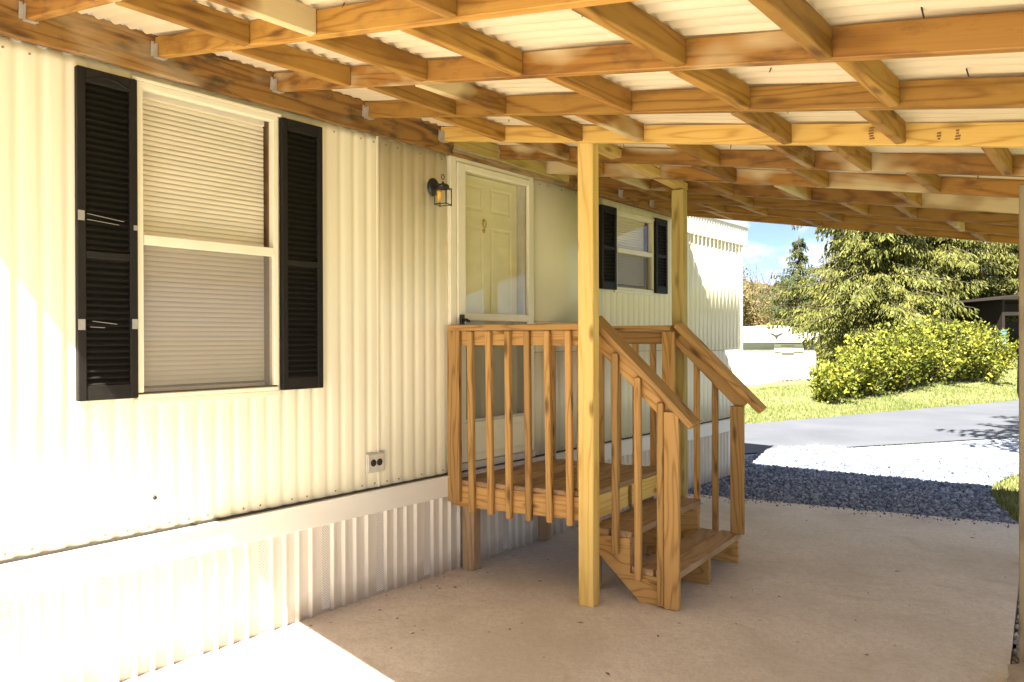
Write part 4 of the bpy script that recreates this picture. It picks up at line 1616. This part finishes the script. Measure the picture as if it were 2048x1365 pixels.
# black box on the right hand post
mb = thing('black_post_box', 'black round bottomed box fixed to the right hand carport post', 'box', (2.87, 6.02, 1.2))
bm = bmesh.new()
prof = [(0.0, 0.34), (0.10, 0.34), (0.105, 0.10), (0.085, 0.03), (0.04, 0.0), (0.0, 0.0)]
vs0 = [bm.verts.new((u - 0.02, -0.09, z)) for u, z in prof]
vs1 = [bm.verts.new((u - 0.02, 0.09, z)) for u, z in prof]
bm.faces.new(vs0)
bm.faces.new(vs1[::-1])
for i in range(len(prof)):
    bm.faces.new((vs0[i], vs0[(i + 1) % len(prof)], vs1[(i + 1) % len(prof)], vs1[i]))
link('body', bm_mesh(bm, 'body'), RUBBER, mb, Matrix.Translation((2.925 + 0.02, 5.94, 1.07)) @ Matrix.Rotation(math.pi, 4, 'Z'))


# ------------------------------------------------------------------ vegetation
def leaf_mesh(name, P, N, S, aspect=0.5, tri=False):
    """many small leaves: centre P, long direction N, size S"""
    n = len(P)
    d = N / (np.linalg.norm(N, axis=1, keepdims=True) + 1e-9)
    r = rng.normal(size=(n, 3))
    w = np.cross(d, r)
    w /= (np.linalg.norm(w, axis=1, keepdims=True) + 1e-9)
    S = S[:, None]
    if tri:
        V = np.stack([P - w * S * aspect * 0.5, P + w * S * aspect * 0.5, P + d * S], 1)
        k = 3
    else:
        V = np.stack([P, P + d * S * 0.5 + w * S * aspect * 0.5, P + d * S, P + d * S * 0.5 - w * S * aspect * 0.5], 1)
        k = 4
    me = bpy.data.meshes.new(name)
    me.vertices.add(n * k)
    me.vertices.foreach_set('co', V.reshape(-1).astype(np.float32))
    me.loops.add(n * k)
    me.loops.foreach_set('vertex_index', np.arange(n * k, dtype=np.int32))
    me.polygons.add(n)
    me.polygons.foreach_set('loop_start', np.arange(0, n * k, k, dtype=np.int32))
    me.polygons.foreach_set('loop_total', np.full(n, k, dtype=np.int32))
    me.update(calc_edges=True)
    return me


def spruce(loc, H, R, seed, label, crown_base=0.3, nbr=11, group='tall spruces beyond the road', mat=None, droop=0.55, dens=1.0):
    r_ = np.random.default_rng(seed)
    t = thing('spruce_tree', label, 'tree', loc, group)
    loc = Vector(loc)
    tube('trunk', [loc + Vector((0, 0, -0.3)), loc + Vector((0.05, 0, H * 0.5)), loc + Vector((0, 0, H))], 0.3, BARK, t, 9, [0.28, 0.17, 0.03])
    P, N, S = [], [], []
    bm = bmesh.new()
    z = crown_base
    while z < H - 0.3:
        f = z / H
        Rz = R * (1 - f) ** 0.75 * (0.75 + 0.25 * math.sin(z * 1.7 + seed))
        nb = max(4, int(nbr * (1 - 0.4 * f)))
        a0_ = r_.random() * 6.28
        for b_ in range(nb):
            az = a0_ + b_ * 2 * math.pi / nb + r_.normal() * 0.22
            ln = Rz * (0.65 + 0.5 * r_.random())
            dr = droop * (0.7 + 0.6 * r_.random())
            zz = z + r_.normal() * 0.12
            dirv = np.array([math.cos(az), math.sin(az), 0])
            per = np.array([-dirv[1], dirv[0], 0])
            ns = max(4, int(ln / 0.16))
            prev = None
            pts = []
            for i in range(ns + 1):
                u = i / ns
                q = dirv * ln * u + np.array([0, 0, zz + 0.15 * ln * u - dr * ln * u * u * 0.75 + 0.22 * dr * ln * u ** 4])
                pts.append(q)
            if zz < 8:
                tube_bm(bm, [tuple(pts[0]), tuple(pts[ns // 2]), tuple(pts[-1])], 0.03, 4, False, [0.035, 0.02, 0.006])
            for i in range(1, ns + 1):
                u = i / ns
                side = (0.50 * (1 - u) + 0.12) * min(1.0, ln / 2)
                m = int(26 * dens)
                for j in range(m):
                    sgn = 1 if j % 2 else -1
                    v = r_.random()
                    hang = (v ** 1.5) * side * (0.35 + 0.5 * r_.random()) + 0.22 * r_.random() ** 2
                    p_ = pts[i] + per * sgn * side * v + dirv * side * v * 0.35 * r_.random() + np.array([0, 0, -hang])
                    n_ = per * sgn * 0.45 + dirv * 0.55 + np.array([0, 0, -0.75 - 0.5 * v]) + r_.normal(size=3) * 0.28
                    P.append(p_)
                    N.append(n_)
                    S.append(0.10 + 0.15 * r_.random())
        z += 0.34 + 0.10 * r_.random()
    link('branch_wood', bm_mesh(bm, 'branch_wood'), BARK, t, Matrix.Translation(loc))['kind'] = 'stuff'
    me = leaf_mesh('crown', np.array(P), np.array(N), np.array(S), 0.26, False)
    link('crown', me, mat or SPRUCE, t, Matrix.Translation(loc))
    return t


def gz(v):
    v = Vector(v)
    v.z = float(height(v.x, v.y))
    return v


spruce(gz(depth_pt(28.0, 1755, 700)), 13.0, 4.3, 3, 'big golden green spruce, left of the group behind the bush', 1.5, 14)
spruce(gz(depth_pt(31.0, 1890, 700)), 15.0, 4.6, 5, 'tall spruce with drooping boughs behind the middle of the bush', 0.8, 14)
spruce(gz(depth_pt(31.5, 2035, 690)), 15.0, 4.6, 8, 'spruce at the right edge, above the dark shed', 2.4, 13)
spruce(gz(depth_pt(37.0, 1800, 690)), 15.0, 4.8, 15, 'shaded spruce standing behind the gap of the front two', 0.8, 11, dens=0.7)
spruce(gz(depth_pt(40.0, 1690, 690)), 11.0, 3.6, 17, 'paler spruce between the golden spruce and the small pine', 0.8, 11, dens=0.7)
spruce(gz(depth_pt(44.0, 1598, 690)), 8.3, 4.8, 12, 'smaller dark pine stepping up at the left end of the evergreens', 0.5, 10, mat=PINE, droop=0.20, dens=0.7)


def branch_tree(loc, H, label, cat, name, leafmat, nleaf, leafsize, spread, seed, bare=False, group=None, z_lo=0.25):
    r_ = np.random.default_rng(seed)
    t = thing(name, label, cat, loc, group)
    loc = Vector(loc)
    bm = bmesh.new()
    tips = []

    def grow(p, d, ln, rad, lev):
        q = p + d * ln * 0.5 + Vector(r_.normal(size=3)) * ln * 0.06
        e = p + d * ln + Vector(r_.normal(size=3)) * ln * 0.08
        tube_bm(bm, [p, q, e], rad, 5 if lev > 1 else 7, False, [rad, rad * 0.8, rad * 0.6])
        tips.append((np.array(q), lev))
        tips.append((np.array(e), lev))
        if lev >= 4:
            return
        for i in range(3 if lev < 3 else 2 + int(bare)):
            nd_ = (d + Vector(r_.normal(size=3)) * spread + Vector((0, 0, 0.15))).normalized()
            grow(e if i else q, nd_, ln * (0.62 + 0.2 * r_.random()), rad * 0.55, lev + 1)

    nst = 1 if not bare else 2
    for i in range(nst):
        grow(Vector((0.25 * i, 0, -0.2)), Vector((r_.normal() * 0.08, r_.normal() * 0.08, 1)).normalized(), H * 0.36, H * 0.018, 0)
    link('trunk', bm_mesh(bm, 'trunk'), BARK, t, Matrix.Translation(loc))
    if nleaf:
        tp = np.array([q for q, l in tips if l >= 2])
        idx = r_.integers(0, len(tp), nleaf)
        P = tp[idx] + r_.normal(size=(nleaf, 3)) * H * 0.055
        N = r_.normal(size=(nleaf, 3))
        S = leafsize * (0.6 + 0.8 * r_.random(nleaf))
        link('crown', leaf_mesh('crown', P, N, S, 0.75), leafmat, t, Matrix.Translation(loc))
    return t


def hgt(loc, v_top, d):
    return 1.53 + (677 - v_top) / 1481.0 * d - loc.z


q = gz(depth_pt(62, 1508, 600))
branch_tree(q, 9.0, 'nearly bare grey tree against the sky left of the evergreens', 'tree', 'bare_tree', AUTUMN, 1500, 0.10, 0.45, 21, True)
for i, (d, u, vt, lab) in enumerate(((55, 1500, 560, 'tan autumn tree at the corner of the cream home'), (58, 1545, 590, 'low rusty autumn tree under the cloud'), (48, 1590, 610, 'olive autumn tree just above the white neighbour roof'), (70, 1470, 570, 'pale autumn tree mostly hidden by the cream home'))):
    q = gz(depth_pt(d, u, 650))
    branch_tree(q, max(4.0, hgt(q, vt, d)), lab, 'tree', 'autumn_tree', AUTUMN, 13000, 0.15, 0.55, 40 + i, False, 'autumn trees far behind')
# wooded far hill
P, N, S = [], [], []
for i in range(9000):
    s = 75 + 160 * random.random()
    t = -20 + 190 * random.random()
    x, y = st_xy(s, t)
    z = float(height(x, y)) + 5.0 * random.random()
    P.append((x, y, z))
    N.append(rng.normal(size=3))
    S.append(1.6 + 1.6 * random.random())
o = link('far_woods', leaf_mesh('far_woods', np.array(P), np.array(N), np.array(S), 0.8), AUTUMN)
o['kind'] = 'stuff'


# bright bush along the bank
def bush():
    t = thing('forsythia_bush', 'wide bright yellow green bush on the grass bank beyond the road', 'bush', gz(depth_pt(18.5, 1810, 780)))
    r_ = np.random.default_rng(77)
    bm = bmesh.new()
    P, N, S = [], [], []
    cl = []
    for i in range(52):
        f = i / 51
        u = 1640 + (1998 - 1640) * f + r_.normal() * 8
        d = 17.6 + 4.0 * f + r_.normal() * 0.55
        base = gz(depth_pt(d, u, 780))
        # silhouette top in pixels
        vt = np.interp(u, [1600, 1640, 1680, 1720, 1760, 1800, 1850, 1900, 1950, 1990, 2020], [770, 745, 715, 690, 675, 655, 642, 640, 645, 668, 690])
        top = 1.53 + (677 - vt) / 1481.0 * d
        hgt_ = max(0.5, top - base.z)
        for k in range(8):
            az = r_.random() * 6.28
            out = (0.25 + 0.5 * r_.random()) * min(1.0, hgt_ * 0.7)
            hh = hgt_ * (0.38 + 0.62 * r_.random() + (0.22 * r_.random() if k == 0 else 0))
            pts = []
            for j in range(6):
                w = j / 5
                p_ = Vector((base.x + math.cos(az) * out * w ** 1.3, base.y + math.sin(az) * out * w ** 1.3, base.z + hh * (1.35 * w - 0.35 * w * w)))
                pts.append(p_)
            tube_bm(bm, pts, 0.008, 4, False, [0.012, 0.010, 0.008, 0.007, 0.005, 0.003])
            for j in range(85):
                w = 0.08 + 0.92 * r_.random() ** 0.75
                jj = min(4, int(w * 5))
                q = pts[jj].lerp(pts[jj + 1], w * 5 - jj)
                P.append((q.x + r_.normal() * 0.085, q.y + r_.normal() * 0.085, q.z + r_.normal() * 0.07))
                N.append(r_.normal(size=3) + np.array([math.cos(az) * 0.5, math.sin(az) * 0.5, 0.5]))
                S.append(0.06 + 0.07 * r_.random())
    link('stems', bm_mesh(bm, 'stems'), BARK, t)
    link('foliage', leaf_mesh('foliage', np.array(P), np.array(N), np.array(S), 0.55), BUSHL, t)


bush()
# tree to the right, out of frame, whose shadow falls across the lane
spruce(gz((3.9, 10.3, 0)), 10.5, 3.0, 31, 'spruce right of the gravel drive shading the lane', 4.2, 11, group=None, droop=0.25)
